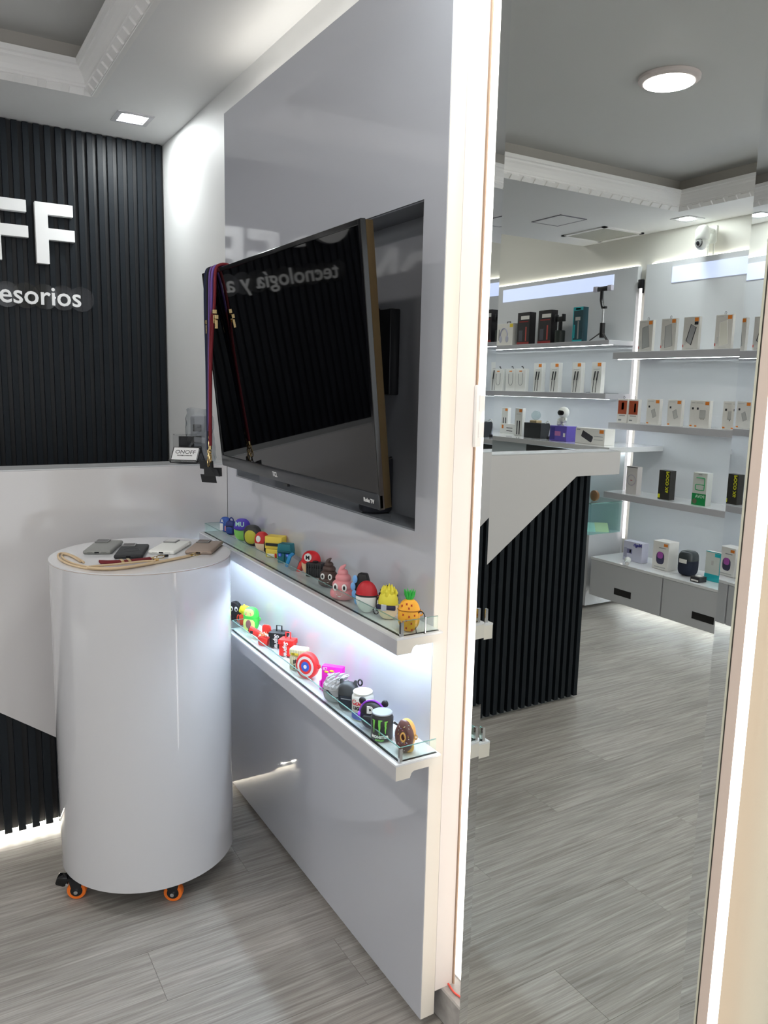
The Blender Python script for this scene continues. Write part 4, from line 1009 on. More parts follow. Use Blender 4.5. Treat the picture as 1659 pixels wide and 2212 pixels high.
t = ec('earbud_case', 'black round eared earbud case with purple headphones and white letter', 0.852, 1.362, LO)
case_body(t, .062, .040, .068, rub('night', (0.022, 0.02, 0.055)), K_, seam=.60, e1=.85, e2=.9, hinge=False)
for sx in (-1, 1): MB().sup((sx * .029, .004, .064), .009, .005, .009, n=16, m=8).build('ear', K_, t, smooth=True)
MB().tube([(.033 * cos(a), -.004, .034 + .037 * sin(a)) for a in [pi * k / 18 for k in range(19)]], .0026, 8).build('headband', rub('purple', (0.30, 0.06, 0.62), .25), t, smooth=True)
for sx in (-1, 1): MB().lathe([(.0085, -.003), (.0085, .004)], 16, (sx * .0325, -.004, .032), 'x').build('ear_cup', rub('purple', (0.30, 0.06, 0.62), .25), t, smooth=True)
text('D', .021, 'printed_text', W_, t, (-.001, -.0200, .046), bold=.0018)
MB().sup((0, -.018, .034), .020, .006, .005, .8, .8, n=16, m=6).build('muzzle_band', rub('black_soft', (0.035, 0.038, 0.040)), t, smooth=True)

M_MON = mat('monster_green', (0.20, 0.62, 0.10), 0.4)
t = can('black energy drink can earbud case with green claw marks', 0.838, 1.318, rub('can_black', (0.014, 0.014, 0.014), .4), rub('can_top_grey', (0.30, 0.33, 0.35)), h_=.074, r=.0255, face=-0.75)
def claw(parent, xc, top, bot, wv, hk):
    n = 9; vs = []; fs = []; rg = random.Random(int(xc * 1e4) + 50)
    for i in range(n):
        z = top + (bot - top) * i / (n - 1); wd = wv * (1.0 - .75 * (i / (n - 1)) ** 1.5) * (1 + rg.uniform(-.12, .12)); cx = xc + rg.uniform(-.0004, .0004)
        for sx in (-1, 1):
            a = (cx + sx * wd / 2) / .0255; rr = .0263
            for r2 in (rr - .0006, rr): vs.append((r2 * sin(a), -r2 * cos(a), z))
    for i in range(n - 1):
        p = 4 * i; q = 4 * (i + 1)
        fs += [(p + 1, p + 3, q + 3, q + 1), (p, q, q + 2, p + 2), (p, p + 1, q + 1, q), (p + 2, q + 2, q + 3, p + 3)]
    # hooked top
    for i in range(4):
        x0_ = xc + hk * i * .0013; x1_ = xc + hk * (i + 1) * .0013; hh = .0042 - i * .0006
        k = len(vs)
        for xv in (x0_, x1_):
            a = xv / .0255
            for zz in (top - hh, top):
                for r2 in (.0257, .0263): vs.append((r2 * sin(a), -r2 * cos(a), zz))
        fs += [(k, k + 1, k + 3, k + 2), (k + 4, k + 6, k + 7, k + 5), (k + 1, k + 5, k + 7, k + 3), (k, k + 2, k + 6, k + 4), (k + 2, k + 3, k + 7, k + 6), (k, k + 4, k + 5, k + 1)]
    mb = MB(); mb.poly(vs, fs); mb.build('claw_mark', M_MON, parent)
claw(t, -.0145, .060, .026, .0052, -1); claw(t, -.0005, .061, .021, .0062, 1.2); claw(t, .0135, .058, .025, .0050, 1)
curved_text('MONSTER', .0092, .0255, .0125, W_, t, bold=.0007)
curved_text('ENERGY', .0055, .0255, .0050, M_MON, t, bold=.0004)
MB().tube([(.026, .004, .044), (.036, .002, .040), (.040, 0, .030), (.034, -.002, .022)], .0018, 6).build('wrist_strap', K_, t, smooth=True)
MB().tube([(.027, .006, .046), (.040, .006, .036), (.046, .004, .022)], .0018, 6).build('wrist_strap', K_, t, smooth=True)

# doughnut
t = ec('earbud_case', 'doughnut earbud case with brown icing and coloured sprinkles, nearest on shelf', 0.848, 1.282, LO, -0.98)
DG = rub('dough', (0.80, 0.46, 0.13)); IC = rub('icing', (0.13, 0.055, 0.05), .35)
mb = MB(); n, m2 = 40, 16; RR, rr_ = .0190, .0125
def tor(R0, r0, squ=1.0, zc=.038, yo=0.0, wob=0, lo=0, hi=2 * pi, close=True):
    vs = []; fs = []; mm = m2 if close else m2 + 1
    for i in range(n):
        a = 2 * pi * i / n; wv = 1 + wob * (sin(7 * a) * .5 + sin(4 * a + 1) * .5)
        for j in range(mm):
            b_ = lo + (hi - lo) * j / m2
            rad = R0 + r0 * cos(b_) * (wv if cos(b_) > 0 else 1)
            vs.append((rad * cos(a) * .98, yo + r0 * squ * sin(b_), zc + rad * sin(a) * 1.15))
    for i in range(n):
        for j in range(m2 if close else m2):
            i2 = (i + 1) % n; j2 = (j + 1) % mm
            fs.append((i * mm + j, i2 * mm + j, i2 * mm + j2, i * mm + j2))
    return MB().poly(vs, fs)
tor(RR - .0005, rr_, 1.75, yo=.011).build('body', DG, t, smooth=True, angle=80)
tor(RR - .0005, rr_ + .0010, 1.40, yo=.003, wob=.10, lo=pi * 1.02, hi=pi * 1.93, close=False).build('icing', IC, t, smooth=True, angle=80)
tor(.0080, .0020, 1.2, yo=-.0115).build('centre_rim', DG, t, smooth=True, angle=80)
rg = random.Random(11); cols = [(0.9, 0.9, 0.85), (0.9, 0.75, 0.15), (0.75, 0.15, 0.25), (0.35, 0.35, 0.75), (0.85, 0.85, 0.8), (0.2, 0.55, 0.5)]
for i in range(30):
    a = 2 * pi * i / 30 + rg.uniform(-.1, .1); b_ = rg.uniform(pi * 1.25, pi * 1.8)
    R0, r0 = RR, rr_ + .0016; rad = R0 + r0 * cos(b_)
    p = Vector((rad * cos(a) * .98, .003 + r0 * 1.40 * sin(b_), .038 + rad * sin(a) * 1.15)); ta = rg.uniform(0, pi)
    d_ = Vector((cos(ta), 0, sin(ta))) * .0016
    MB().tube([p - d_, p + d_], .0006, 5).build('sprinkle', rub('sprinkle_%d' % (i % 6), cols[i % 6]), t)
MB().tube([(.034 + .0045 * cos(a), .008, .038 + .0045 * sin(a)) for a in [2 * pi * k / 14 for k in range(14)]], .002, 6, True).build('hinge_loop', DG, t, smooth=True)
MB().sup((.008, .010, .012), .020, .012, .012, .8, .9, n=20, m=8).build('foot', DG, t, smooth=True)

# ================================================================== CEILING LIGHTS
def downlight(x, y, label):
    t = thing('ceiling_downlight', label, 'ceiling light', (x, y, CZ), 0, 'square recessed ceiling lights')
    f = MB(); a = .068; b_ = .050
    f.box(-a, a, -a, -b_, -.004, 0); f.box(-a, a, b_, a, -.004, 0); f.box(-a, -b_, -b_, b_, -.004, 0); f.box(b_, a, -b_, b_, -.004, 0)
    f.build('frame', mat('downlight_frame', (0.60, 0.60, 0.62), 0.4), t)
    MB().lathe([(.043, -.0032), (.043, -.0005)], 28).build('lens', E_DOWN, t)
    B(-b_, b_, -b_, b_, -.0006, -.0001).build('recess', PLASTER, t)
downlight(0.796, 3.294, 'square recessed ceiling light over the counter by the white wall')
downlight(0.790, 1.05, 'square recessed ceiling light above the television')
downlight(0.790, 0.20, 'square recessed ceiling light above the mirror side near the entrance')
downlight(-2.119, 3.227, 'square recessed ceiling light above the security camera, seen in the mirror')
downlight(-2.119, 1.75, 'square recessed ceiling light over the left shelves, middle one')
downlight(-2.119, 0.20, 'square recessed ceiling light over the left shelves, nearest the entrance')
def disc(x, y, label):
    t = thing('ceiling_disc_light', label, 'ceiling light', (x, y, 2.602), 0, 'round ceiling lights in the tray')
    MB().lathe([(.112, -.001), (.112, -.012), (.098, -.020), (.092, -.020)], 48).build('rim', mat('disc_rim', (0.75, 0.66, 0.64), 0.4), t, smooth=True)
    MB().lathe([(.091, -.0205), (.091, -.022)], 48).build('diffuser', E_DISC, t, smooth=True)
disc(-0.68, 2.18, 'round white ceiling light in the tray, seen at the mirror top')
t = thing('added_fill_light', 'added square fill light, out of view under the raised passage ceiling', 'ceiling light', (-1.25, 5.0, 2.9))  # added lamp, out of view, brightens the far wall section in the mirror
B(-.16, .16, -.16, .16, -.020, 0).build('housing', PLASTER, t); B(-.14, .14, -.14, .14, -.024, -.0205).build('diffuser', mat('fill_light_diffuser', (1, 1, 1), emit=(1.0, 0.98, 0.93), es=16), t)
disc(-0.68, 0.20, 'round white ceiling light in the tray nearer the entrance')

# security camera on the left wall
t = thing('security_camera', 'white dome security camera on the wall, reflected in mirror', 'camera', (LX, 3.18, 2.36), pi / 2)
CW = mat('camera_white', (0.82, 0.84, 0.80), 0.3); CB = BLACKG
B(-.030, .030, -.012, 0, -.045, .055).build('wall_bracket', CW, t, bevel=.008)
MB().tube([(0, -.005, .025), (0, -.07, .030)], .014, 12).build('arm', CW, t, smooth=True)
MB().lathe([(.036, -.035), (.040, -.030), (.042, .000), (.038, .025), (.026, .042), (.008, .050)], 28, (0, -.095, 0.0)).build('dome', CW, t, smooth=True)
o = MB().sphere((0, 0, 0), .037, 24, 14).build('lens_ball', CW, t, smooth=True, loc=(0, -.095, -.055))
MB().lathe([(.022, -.0365), (.026, -.028)], 20, (0, 0, 0), 'y').build('lens_ring', mat('cam_ring', (0.10, 0.10, 0.10), .3), o, smooth=True)
MB().lathe([(.010, -.040), (.010, -.036)], 16, (0, 0, 0), 'y').build('lens', CB, o, smooth=True)
for sx in (-1, 1): MB().tube([(sx * .020, -.010, -.040), (sx * .020, -.012, -.12)], .004, 8).build('antenna', CW, t, smooth=True)

# ================================================================== LEFT WALL FIXTURES (seen in the mirror)
PXL = -2.262    # face of the left panels
def left_panel(label, y0, y1, boxes, ztop=2.243):
    t = thing('wall_panel', label, 'panel', (0, 0, 0))
    B(LX + .001, PXL, y0, y1, 0.10, ztop).build('board', BACKP, t)
    B(LX + .006, LX + .014, y0 + .02, y1 - .02, ztop + .001, ztop + .006).build('led_strip', E_TOP, t)
    for (a, b_, z0, z1) in boxes: B(PXL, PXL + .004, a, b_, z0, z1).build('light_box', E_BOX, t, bevel=.001, segs=1)
    return t
left_panel('glossy grey wall panel with long light box, far section in mirror', 3.70, 5.65, [(3.90, 5.06, 2.118, 2.212)])
left_panel('glossy grey wall panel with light box beneath the security camera', 1.20, 3.63, [(1.9, 3.425, 2.112, 2.208)])
tag(MB().lathe([(.010, 0.46), (.010, 2.10)], 14, (-2.262, 3.664, 0)).build('led_tube', E_TUBE, smooth=True), 'vertical glowing tube light between the two far wall panels', 'lamp')
t = thing('tube_bracket', 'small black bracket at the top of the vertical tube light', 'bracket', (-2.262, 3.664, 2.10))
B(-.012, .014, -.016, .016, 0.0, .055).build('clip', BLACK, t, bevel=.002); B(-.012, .0, -.016, .016, -.030, 0.0).build('socket', BLACK, t)

def left_shelf(label, y0, y1, z, th, depth=.230, led=True, xf=None):
    t = thing('wall_shelf', label, 'shelf', (PXL, (y0 + y1) / 2, z)); h_ = (y1 - y0) / 2
    B(0, depth, -h_, h_, -th, 0).build('board', SHELFG, t, bevel=.001, segs=1)
    B(0.001, depth - .004, -h_ + .002, h_ - .002, 0, .0012).build('top_board', SHELFTOP, t)
    if led: B(depth - .05, depth - .038, -h_ + .01, h_ - .01, -th - .0008, -th + .002).build('led_strip', E_FAR, t)
    for k in range(2): B(.004, .008, -h_ + .1 + k * h_, -h_ + .4 + k * h_, .0012, .004).build('rear_channel', mat('channel_grey', (0.2, 0.22, 0.24), .4), t)
left_shelf('top white shelf of the near wall section seen in the mirror', 1.25, 3.65, 1.685, .042)
left_shelf('middle white shelf of the near wall section seen in the mirror', 1.25, 3.65, 1.243, .040)
left_shelf('bottom white shelf of the near wall section seen in the mirror', 1.25, 3.65, 0.794, .038, led=True)
left_shelf('upper white shelf of the far wall section seen in the mirror', 3.69, 5.60, 1.765, .028)
left_shelf('lower white shelf of the far wall section seen in the mirror', 3.69, 5.60, 1.425, .036, led=True)

# floating drawer cabinets
def low_cabinet(label, y0, y1, hy0, hy1):
    t = thing('drawer_cabinet', label, 'cabinet', (PXL, (y0 + y1) / 2, .12)); h_ = (y1 - y0) / 2; yc = (y0 + y1) / 2
    B(0, .310, -h_, h_, 0, .236).build('carcass', CABG, t)
    B(.311, .330, -h_ + .002, h_ - .002, 0.0, .235).build('drawer_front', CABG, t, bevel=.001, segs=1)
    B(.05, .07, -h_ + .02, h_ - .02, -.006, -.001).build('led_strip', E_FAR, t)
    B(0, .332, -h_, h_, .2365, .252).build('top_board', SHELFTOP, t)
    o = B(.3295, .3325, hy0 - yc, hy1 - yc, .050, .092).build('handle', BLACKG, t, bevel=.001, segs=1)
low_cabinet('low floating white cabinet with black slot handle, far one', 3.050, 3.625, 3.275, 3.412)
low_cabinet('low floating white cabinet with black slot handle, near one', 2.46, 3.044, 2.68, 2.826)
low_cabinet('low floating white cabinet at the mirror edge, nearest the entrance', 1.87, 2.454, 2.10, 2.24)

# far worktop unit with glass vitrine
t = thing('display_cabinet', 'white worktop cabinet with glass vitrine end behind the counter', 'cabinet', (PXL, 4.65, 0))
B(0, .481, -1.26, .99, 1.072, 1.104).build('worktop', SHELFTOP, t, bevel=.001, segs=1)
B(0, .46, -.50, .99, 0.02, 1.070).build('cabinet_body', mat('pale_blue_white', (0.70, 0.78, 0.82), .2), t)
B(.462, .466, -.95, -.49, .55, 1.068).build('dark_door', mat('dark_grey_door', (0.05, 0.055, 0.055), .3), t)
B(0, .30, -.965, -.50, 0.02, .500).build('vitrine_base', CABG, t)
B(0.01, .30, -.965, -.52, .705, .713).build('glass_shelf', GL, t); B(.30, .302, -.965, -.52, .705, .713).build('glass_edge', GLEDGE, t)
B(0.01, .302, -.967, -.965, .705, .713).build('glass_edge', GLEDGE, t)
B(0.01, .298, -.964, -.960, .502, .704).build('glass_end', glass('vitrine_glass', (0.80, 0.93, 0.92)), t)
B(.298, .302, -.964, -.52, .502, .704).build('glass_front', MATS['vitrine_glass'], t)
B(0.01, .03, -.95, -.52, 1.060, 1.068).build('led_strip', E_FAR, t)
for k in range(3):
    tag(MB().prism([(-.045, -.07), (.045, -.07), (.045, .07), (-.045, .07)], 'z', 0, .010).build('phone_case', rub('pastel_%d' % k, [(0.8, 0.75, 0.45), (0.55, 0.7, 0.65), (0.85, 0.85, 0.9)][k]), bevel=.003,
        loc=(PXL + .09 + .075 * k, 3.78 + .05 * k, .512), rot=(.35, 0, .7)), ['yellowish', 'greenish', 'white'][k] + ' flat phone case lying inside the glass vitrine', 'phone case', None)
o = tag(MB().lathe([(.030, -.008), (.036, -.004), (.036, .012), (.030, .016)], 28, (0, 0, .036), 'y').build('round_tin', mat('tin_brown', (0.45, 0.24, 0.12), .3), smooth=True, loc=(PXL + .20, 3.76, .713), rot=(0, 0, pi / 2)), 'small round brown tin standing on the glass vitrine shelf', 'tin')

# ------------------------------------------------------------------ boxed goods
OR = card('orange', (0.80, 0.24, 0.03)); GR = card('grey', (0.30, 0.31, 0.31)); DK = card('dark', (0.03, 0.03, 0.035)); WH = card('white', (0.84, 0.82, 0.78)); LG = card('light_grey', (0.55, 0.55, 0.53))
def carton(label, x, y, z, w_, h_, d_, m, prints=(), hook=False, rz=pi / 2, cat='box', grp=None, name='product_box', txts=()):
    t = thing(name, label, cat, (x, y, z), rz, grp)
    B(-w_ / 2, w_ / 2, -d_ / 2, d_ / 2, 0, h_).build('carton', m, t, bevel=.0008, segs=1)
    for (pn, u0, u1, v0, v1, pm) in prints:
        B(-w_ / 2 + u0 * w_, -w_ / 2 + u1 * w_, -d_ / 2 - .0006, -d_ / 2, v0 * h_, v1 * h_).build(pn, pm, t)
    for (s, sz, u, v, pm, rt) in txts:
        text(s, sz, 'printed_text', pm, t, (-w_ / 2 + u * w_, -d_ / 2 - .0009, v * h_), rot=(pi / 2, rt, 0), ext=.0002, bold=sz * .03)
    if hook:
        MB().tube([(.006 * cos(a) + (hook if hook is not True else 0), 0, h_ + .008 + .009 * sin(a)) for a in [2 * pi * k / 12 for k in range(12)]], .0011, 5, True).build('hang_loop', K_, t)
    return t
def outline(t, pts, m, name='printed_picture', r=.0016, closed=True): MB().tube(pts, r, 5, closed).build(name, m, t)
SH = dict(s1=1.6865, s2=1.2445, s3=.7955, f1=1.7665, f2=1.4265, wt=1.1045, cab=.372)
# near section, top shelf: phone cover boxes
for k, (y, colr, lab, drk) in enumerate(((3.447, GR, 'white box picturing a grey phone case, leftmost on top shelf in mirror', 0),
                                (3.275, GR, 'white box picturing a pale grey phone case, second on top shelf in mirror', 0),
                                (3.115, DK, 'white box picturing a black edged phone, with dark tag below orange one', 1),
                                (2.898, WH, 'white box picturing a cream phone case, right of the black edged one', 0),
                                (2.62, GR, 'white box picturing a grey phone, by the mirror edge on top shelf', 0))):
    t = carton(lab, -2.100, y, SH['s1'], .108, .190, .022, card('box_%d' % (k % 2), [(0.66, 0.64, 0.60), (0.70, 0.68, 0.64)][k % 2]),
               [('brand_patch', .06, .30, .86, .97, OR)] + ([('dark_patch', .06, .30, .76, .85, DK)] if drk else [('small_text_block', .55, .9, .93, .95, LG)])
               + [('icon_column', .80, .86, .16, .36, LG), ('caption_line', .30, .75, .05, .07, LG), ('red_mark', .93, .98, .10, .18, card('red', (0.6, 0.05, 0.03)))], hook=-.006 + .003 * k, grp=None)
    s_ = MB().prism([(-.034, .030), (.020, .018), (.026, .145), (-.018, .158)] if not drk else [(-.006, .030), (.028, .055), (.000, .148), (-.036, .128)], 'y', -.0122, -.0112)
    s_.build('printed_phone', card('phone_%d' % k, [(0.40, 0.41, 0.40), (0.50, 0.50, 0.49), (0.35, 0.35, 0.36), (0.80, 0.78, 0.70), (0.45, 0.46, 0.46)][k]), t)
    e4 = [(-.034, -.0124, .030), (.020, -.0124, .018), (.026, -.0124, .145), (-.018, -.0124, .158)] if not drk else [(-.006, -.0124, .030), (.028, -.0124, .055), (.000, -.0124, .148), (-.036, -.0124, .128)]
    outline(t, e4, colr if k != 3 else WH, 'printed_phone_edge', .0014 if not drk else .0022)
# near section, middle shelf: charger boxes
BRN = card('rust', (0.42, 0.08, 0.03))
for k, (y, lab) in enumerate(((3.590, 'white box with rust red picture, leftmost on middle shelf in mirror'), (3.500, 'white box with rust red picture of a car charger, second on middle shelf'))):
    t = carton(lab, -2.100, y, SH['s2'], .082, .150, .026, WH, [('printed_picture', .06, .94, .36, .93, BRN), ('printed_charger', .35, .60, .55, .85, DK) if k == 0 else ('printed_charger', .25, .42, .46, .82, DK), ('icon_row', .2, .8, .28, .31, GR), ('caption_line', .55, .85, .08, .14, GR)], hook=.002)
for k, (y, lab) in enumerate(((3.350, 'white charger box, third on middle shelf in mirror'), (3.190, 'white charger box with dark dot, fourth on middle shelf in mirror'), (3.030, 'white plug box behind its neighbour, fifth on middle shelf'),
                              (2.975, 'white plug box overlapping the fifth one on middle shelf'), (2.810, 'white plug box next to the last one on the middle shelf'), (2.735, 'white box with pinkish patch, last before the mirror edge'), (2.55, 'white charger box by the mirror edge on the middle shelf'))):
    t = carton(lab, -2.100 + (.022 if k in (3, 5) else -.006), y, SH['s2'], .100, .155, .026, WH,
               [('brand_patch', .06, .32, .84, .96, OR if k != 5 else card('pink', (0.8, 0.35, 0.3))), ('foot_patch', .80, .95, .03, .08, OR), ('round_icon', .74, .86, .66, .74, DK), ('heading_line', .48, .92, .90, .925, LG)], hook=.0)
    if k in (0, 1, 6):
        MB().prism([(-.028, .052), (-.004, .040), (.012, .085), (-.012, .098)], 'y', -.0144, -.0131).build('printed_charger', LG, t); outline(t, [(-.028, -.0146, .052), (-.004, -.0146, .040), (.012, -.0146, .085), (-.012, -.0146, .098)], GR, r=.001)
    else:
        B(-.024, .014, -.0144, -.0131, .055, .100).build('printed_plug', LG, t, bevel=.0003, segs=1); outline(t, [(-.024, -.0147, .055), (.014, -.0147, .055), (.014, -.0147, .100), (-.024, -.0147, .100)], GR, r=.0009)
        for sx in (-.012, .002): B(sx - .0015, sx + .0015, -.0146, -.0131, .046, .052).build('printed_prong', DK, t)
# near section, bottom shelf: phone boxes
t = carton('tall white phone box with grey ring print, reflected on bottom shelf', -2.105, 3.470, SH['s3'], .088, .176, .045, card('box_cream', (0.72, 0.68, 0.66)), [('dark_lid_edge', 0, 1, .965, .99, DK), ('red_mark', .42, .60, .49, .52, card('dull_red', (0.45, 0.12, 0.12)))], name='phone_box')
outline(t, [(.033 * cos(a), -.0235, .090 + .033 * sin(a)) for a in [2 * pi * k / 28 for k in range(28)]], card('ring_grey', (0.42, 0.40, 0.48)), 'printed_ring', .0024)
t = carton('tall black phone box with yellow lettering, reflected on bottom shelf', -2.105, 3.212, SH['s3'], .085, .178, .050, card('box_black', (0.035, 0.033, 0.028)), [('yellow_corner', .80, .985, .05, .18, card('yellow', (0.75, 0.75, 0.02)))],
           txts=[('POCO X6', .030, .12, .97, card('yellow', (0.75, 0.75, 0.02)), pi / 2)], name='phone_box')
for c_ in t.children:
    if c_.name.startswith('printed_text'):
        c_.data = c_.data.copy()
        x0_ = min(v_.co.x for v_ in c_.data.vertices)
        for v_ in c_.data.vertices: v_.co.x -= x0_
t = carton('tall white and green phone box with outline numeral, reflected on bottom shelf', -2.105, 2.960, SH['s3'], .095, .190, .050, card('box_white2', (0.66, 0.68, 0.64)), [('green_base', 0, 1, 0, .36, card('green', (0.01, 0.26, 0.07)))],
           txts=[('POVA', .024, .42, .23, card('pale_green', (0.55, 0.75, 0.6)), 0), ('SPARK', .009, .5, .93, GR, 0)], name='phone_box')
six = smooth_path([(.024, -.0262, .160), (-.026, -.0262, .160), (-.032, -.0262, .150), (-.032, -.0262, .098), (-.024, -.0262, .090), (.020, -.0262, .090), (.027, -.0262, .098), (.027, -.0262, .114), (.020, -.0262, .121), (-.030, -.0262, .121)], 3)
outline(t, six, card('green_line', (0.02, 0.40, 0.14)), 'printed_numeral', .0024, False)
MB().lathe([(.015, -.0258), (.015, -.0250)], 20, (.026, 0, .022), 'y').build('round_seal', card('seal', (0.14, 0.14, 0.08)), t)
t = carton('blue lavender phone box by the mirror edge on bottom shelf', -2.105, 2.64, SH['s3'], .085, .170, .045, card('box_blue', (0.25, 0.30, 0.75)), name='phone_box')
# cabinet top goods
t = carton('white and lilac boxed camera on the low cabinet in mirror', -2.090, 3.400, SH['cab'] + .001, .150, .125, .06, card('box_lilac', (0.62, 0.62, 0.75)), [('printed_camera', .52, .80, .38, .62, card('camera_print', (0.22, 0.22, 0.38))), ('printed_lens', .58, .66, .42, .58, DK), ('printed_side', .80, .96, .15, .65, card('lilac_grey', (0.40, 0.40, 0.52)))], txts=[('Megh', .030, .24, .80, card('navy_print', (0.06, 0.06, 0.35)), 0)])
t = thing('light_bulb_camera', 'white bulb shaped camera lying before the lilac box in mirror', 'camera', (-2.000, 3.380, SH['cab'] + .020), 0.5)
MB().sphere((0, 0, 0), .020, 16, 10).build('bulb', CW, t, smooth=True); MB().tube([(.014, -.030, -.004), (.03, -.065, -.005), (.035, -.085, -.004)], [.013, .012, .009], 12).build('neck', CW, t, smooth=True); MB().tube([(.035, -.085, -.004), (.037, -.098, -.004)], [.012, .012], 12).build('screw_cap', CHROME, t, smooth=True)
t = carton('white box picturing a purple lit speaker on the low cabinet', -2.085, 3.165, SH['cab'] + .001, .118, .172, .09, WH, [('brand_patch', .08, .32, .84, .94, OR), ('heading_line', .2, .62, .76, .79, GR), ('icon_row', .15, .85, .06, .10, LG)])
MB().sup((0, -.046, .070), .030, .0025, .038, .7, .7, n=20, m=8).build('printed_speaker', card('speaker_navy', (0.04, 0.04, 0.09)), t, smooth=True)
MB().sup((0, -.0475, .088), .022, .0018, .022, .7, .7, n=18, m=8).build('printed_glow', card('glow_purple', (0.42, 0.10, 0.42)), t, smooth=True)
t = thing('bluetooth_speaker', 'rounded black speaker with glossy top on the low cabinet in mirror', 'speaker', (-2.070, 2.985, SH['cab'] + .001), pi / 2)
MB().sup((0, 0, .074), .052, .050, .074, .5, .65, -pi / 2, 0.05, 32, 12).build('fabric_base', mat('speaker_navy_fabric', (0.012, 0.018, 0.04), .8, bump=(500, .5)), t, smooth=True)
MB().sup((0, 0, .074), .0525, .0505, .075, .5, .65, 0.06, pi / 2, 32, 12).build('gloss_top', mat('speaker_gloss', (0.05, 0.06, 0.065), .08), t, smooth=True)
B(-.026, .026, -.0515, -.048, .078, .102).build('white_sticker', WH, t, bevel=.001, segs=1)
TEAL = card('teal', (0.02, 0.45, 0.50))
t = carton('teal and white boxed charger on the low cabinet in mirror', -2.085, 2.820, SH['cab'] + .001, .100, .172, .030, card('box_grey_white', (0.66, 0.70, 0.66)), [('teal_base', 0, 1, 0, .24, TEAL), ('teal_patch', .04, .40, .84, .96, TEAL), ('teal_side', 0, .05, .24, 1.0, TEAL), ('teal_top', .05, 1, .975, 1.0, TEAL), ('printed_earbud', .45, .60, .55, .70, LG)], hook=.0)
t = carton('small black open box lying before the teal box in mirror', -1.995, 2.850, SH['cab'] + .001, .060, .030, .065, DK, [('white_label', .1, .9, .2, .5, WH)]); B(-.014, .014, -.012, .018, .030, .033).build('white_stick', WH, t)
t = carton('narrow tall dark box beside the teal box by the mirror edge', -2.095, 2.735, SH['cab'] + .001, .038, .150, .030, card('box_darkblue', (0.04, 0.045, 0.09)), [('white_band', 0, 1, .50, .62, WH)])

# far section, upper shelf
t = carton('white boxed headphones on the far upper shelf in mirror', -2.130, 4.815, SH['f1'], .185, .165, .07, WH, [('yellow_corner', 0, .20, .82, .98, card('yellow2', (0.85, 0.65, 0.03))), ('icon_column', .84, .90, .25, .75, GR)], name='headphone_box')
hp_ = [(.010 + .042 * cos(a), -.0362, .075 + .055 * sin(a)) for a in [pi * k / 14 for k in range(15)]]
outline(t, hp_, card('lilac_hp', (0.45, 0.46, 0.62)), 'printed_headband', .005, False)
for sx in (-1, 1): MB().sup((.010 + sx * .038, -.0365, .050), .018, .0035, .026, n=16, m=8).build('printed_ear_cup', card('lilac_hp2', (0.55, 0.56, 0.68)), t, smooth=True)
MB().tube([(-.02, 0, .165), (-.02, 0, .180), (.02, 0, .180), (.02, 0, .165)], .003, 6).build('carry_handle', K_, t)
RD = card('deep_red', (0.30, 0.015, 0.015))
for y, lab in ((4.610, 'black and red box with white label, left one on far upper shelf'), (4.380, 'black and red box with white label, right one on far upper shelf')):
    t = carton(lab, -2.130, y, SH['f1'], .135, .235, .06, card('box_black2', (0.018, 0.016, 0.018)), [('white_label', .04, .72, .78, .89, WH), ('red_base', 0, 1, 0, .09, RD), ('red_line', .1, .85, .70, .73, RD), ('printed_device', .55, .85, .12, .45, card('dark_grey_print', (0.08, 0.08, 0.10))), ('red_icon_column', .22, .32, .12, .55, card('soft_red', (0.55, 0.08, 0.06)))])
t = thing('phone_holder', 'black phone holder with round foot on the far upper shelf', 'phone holder', (-2.130, 4.250, SH['f1']), pi / 2)
MB().lathe([(.036, 0), (.036, .085), (.032, .090)], 24).build('foot', mat('holder_green_black', (0.02, 0.028, 0.024), .45), t, smooth=True)
B(-.012, .012, -.010, .010, .090, .150).build('neck', BLACK, t, bevel=.004); B(-.036, .036, -.012, .012, .150, .185).build('clamp', BLACK, t, bevel=.003)
for sx in (-1, 1): B(sx * .036 - .005, sx * .036 + .005, -.020, .010, .150, .200).build('clamp_jaw', BLACK, t, bevel=.002)
t = carton('tall teal box picturing a selfie stick on the far upper shelf', -2.130, 4.055, SH['f1'], .092, .235, .05, card('box_teal_dark', (0.015, 0.06, 0.08)), [('teal_top', 0, 1, .90, 1.0, TEAL), ('teal_base', 0, 1, 0, .07, TEAL), ('teal_side', .93, 1, 0, .9, TEAL), ('white_logo', .25, .75, .925, .965, WH), ('printed_stick', .35, .50, .10, .60, GR), ('printed_head', .25, .75, .62, .72, LG), ('icon_column', .76, .88, .12, .50, TEAL)])
t = thing('selfie_tripod', 'black tripod selfie stick with phone clamp standing on far upper shelf', 'tripod', (-2.115, 3.835, SH['f1']), pi / 2)
for a in (-2.55, -.60, 1.5): MB().tube([(0, 0, .085), (.125 * cos(a), .07 * sin(a), .005)], [.007, .005], 8).build('leg', BLACK, t, smooth=True)
MB().lathe([(.020, .03), (.022, .05), (.022, .16)], 16).build('grip', BLACK, t, smooth=True); MB().lathe([(.010, .16), (.010, .285)], 12).build('pole', CHROME, t, smooth=True)
t.scale = (.78, .78, .73)
B(-.030, .016, -.012, .012, .285, .305).build('joint', BLACK, t, bevel=.002); MB().tube([(.012, 0, .300), (.030, 0, .360), (.032, 0, .440)], .015, 10).build('head_stem', BLACK, t, smooth=True)
B(-.045, .075, -.014, .010, .440, .480).build('clamp', BLACK, t, bevel=.003)
for xa in (-.065, .095): B(xa - .022, xa + .022, -.018, .012, .438, .486).build('side_lamp', mat('lamp_lilac', (0.6, 0.58, 0.68), .4), t, bevel=.003)

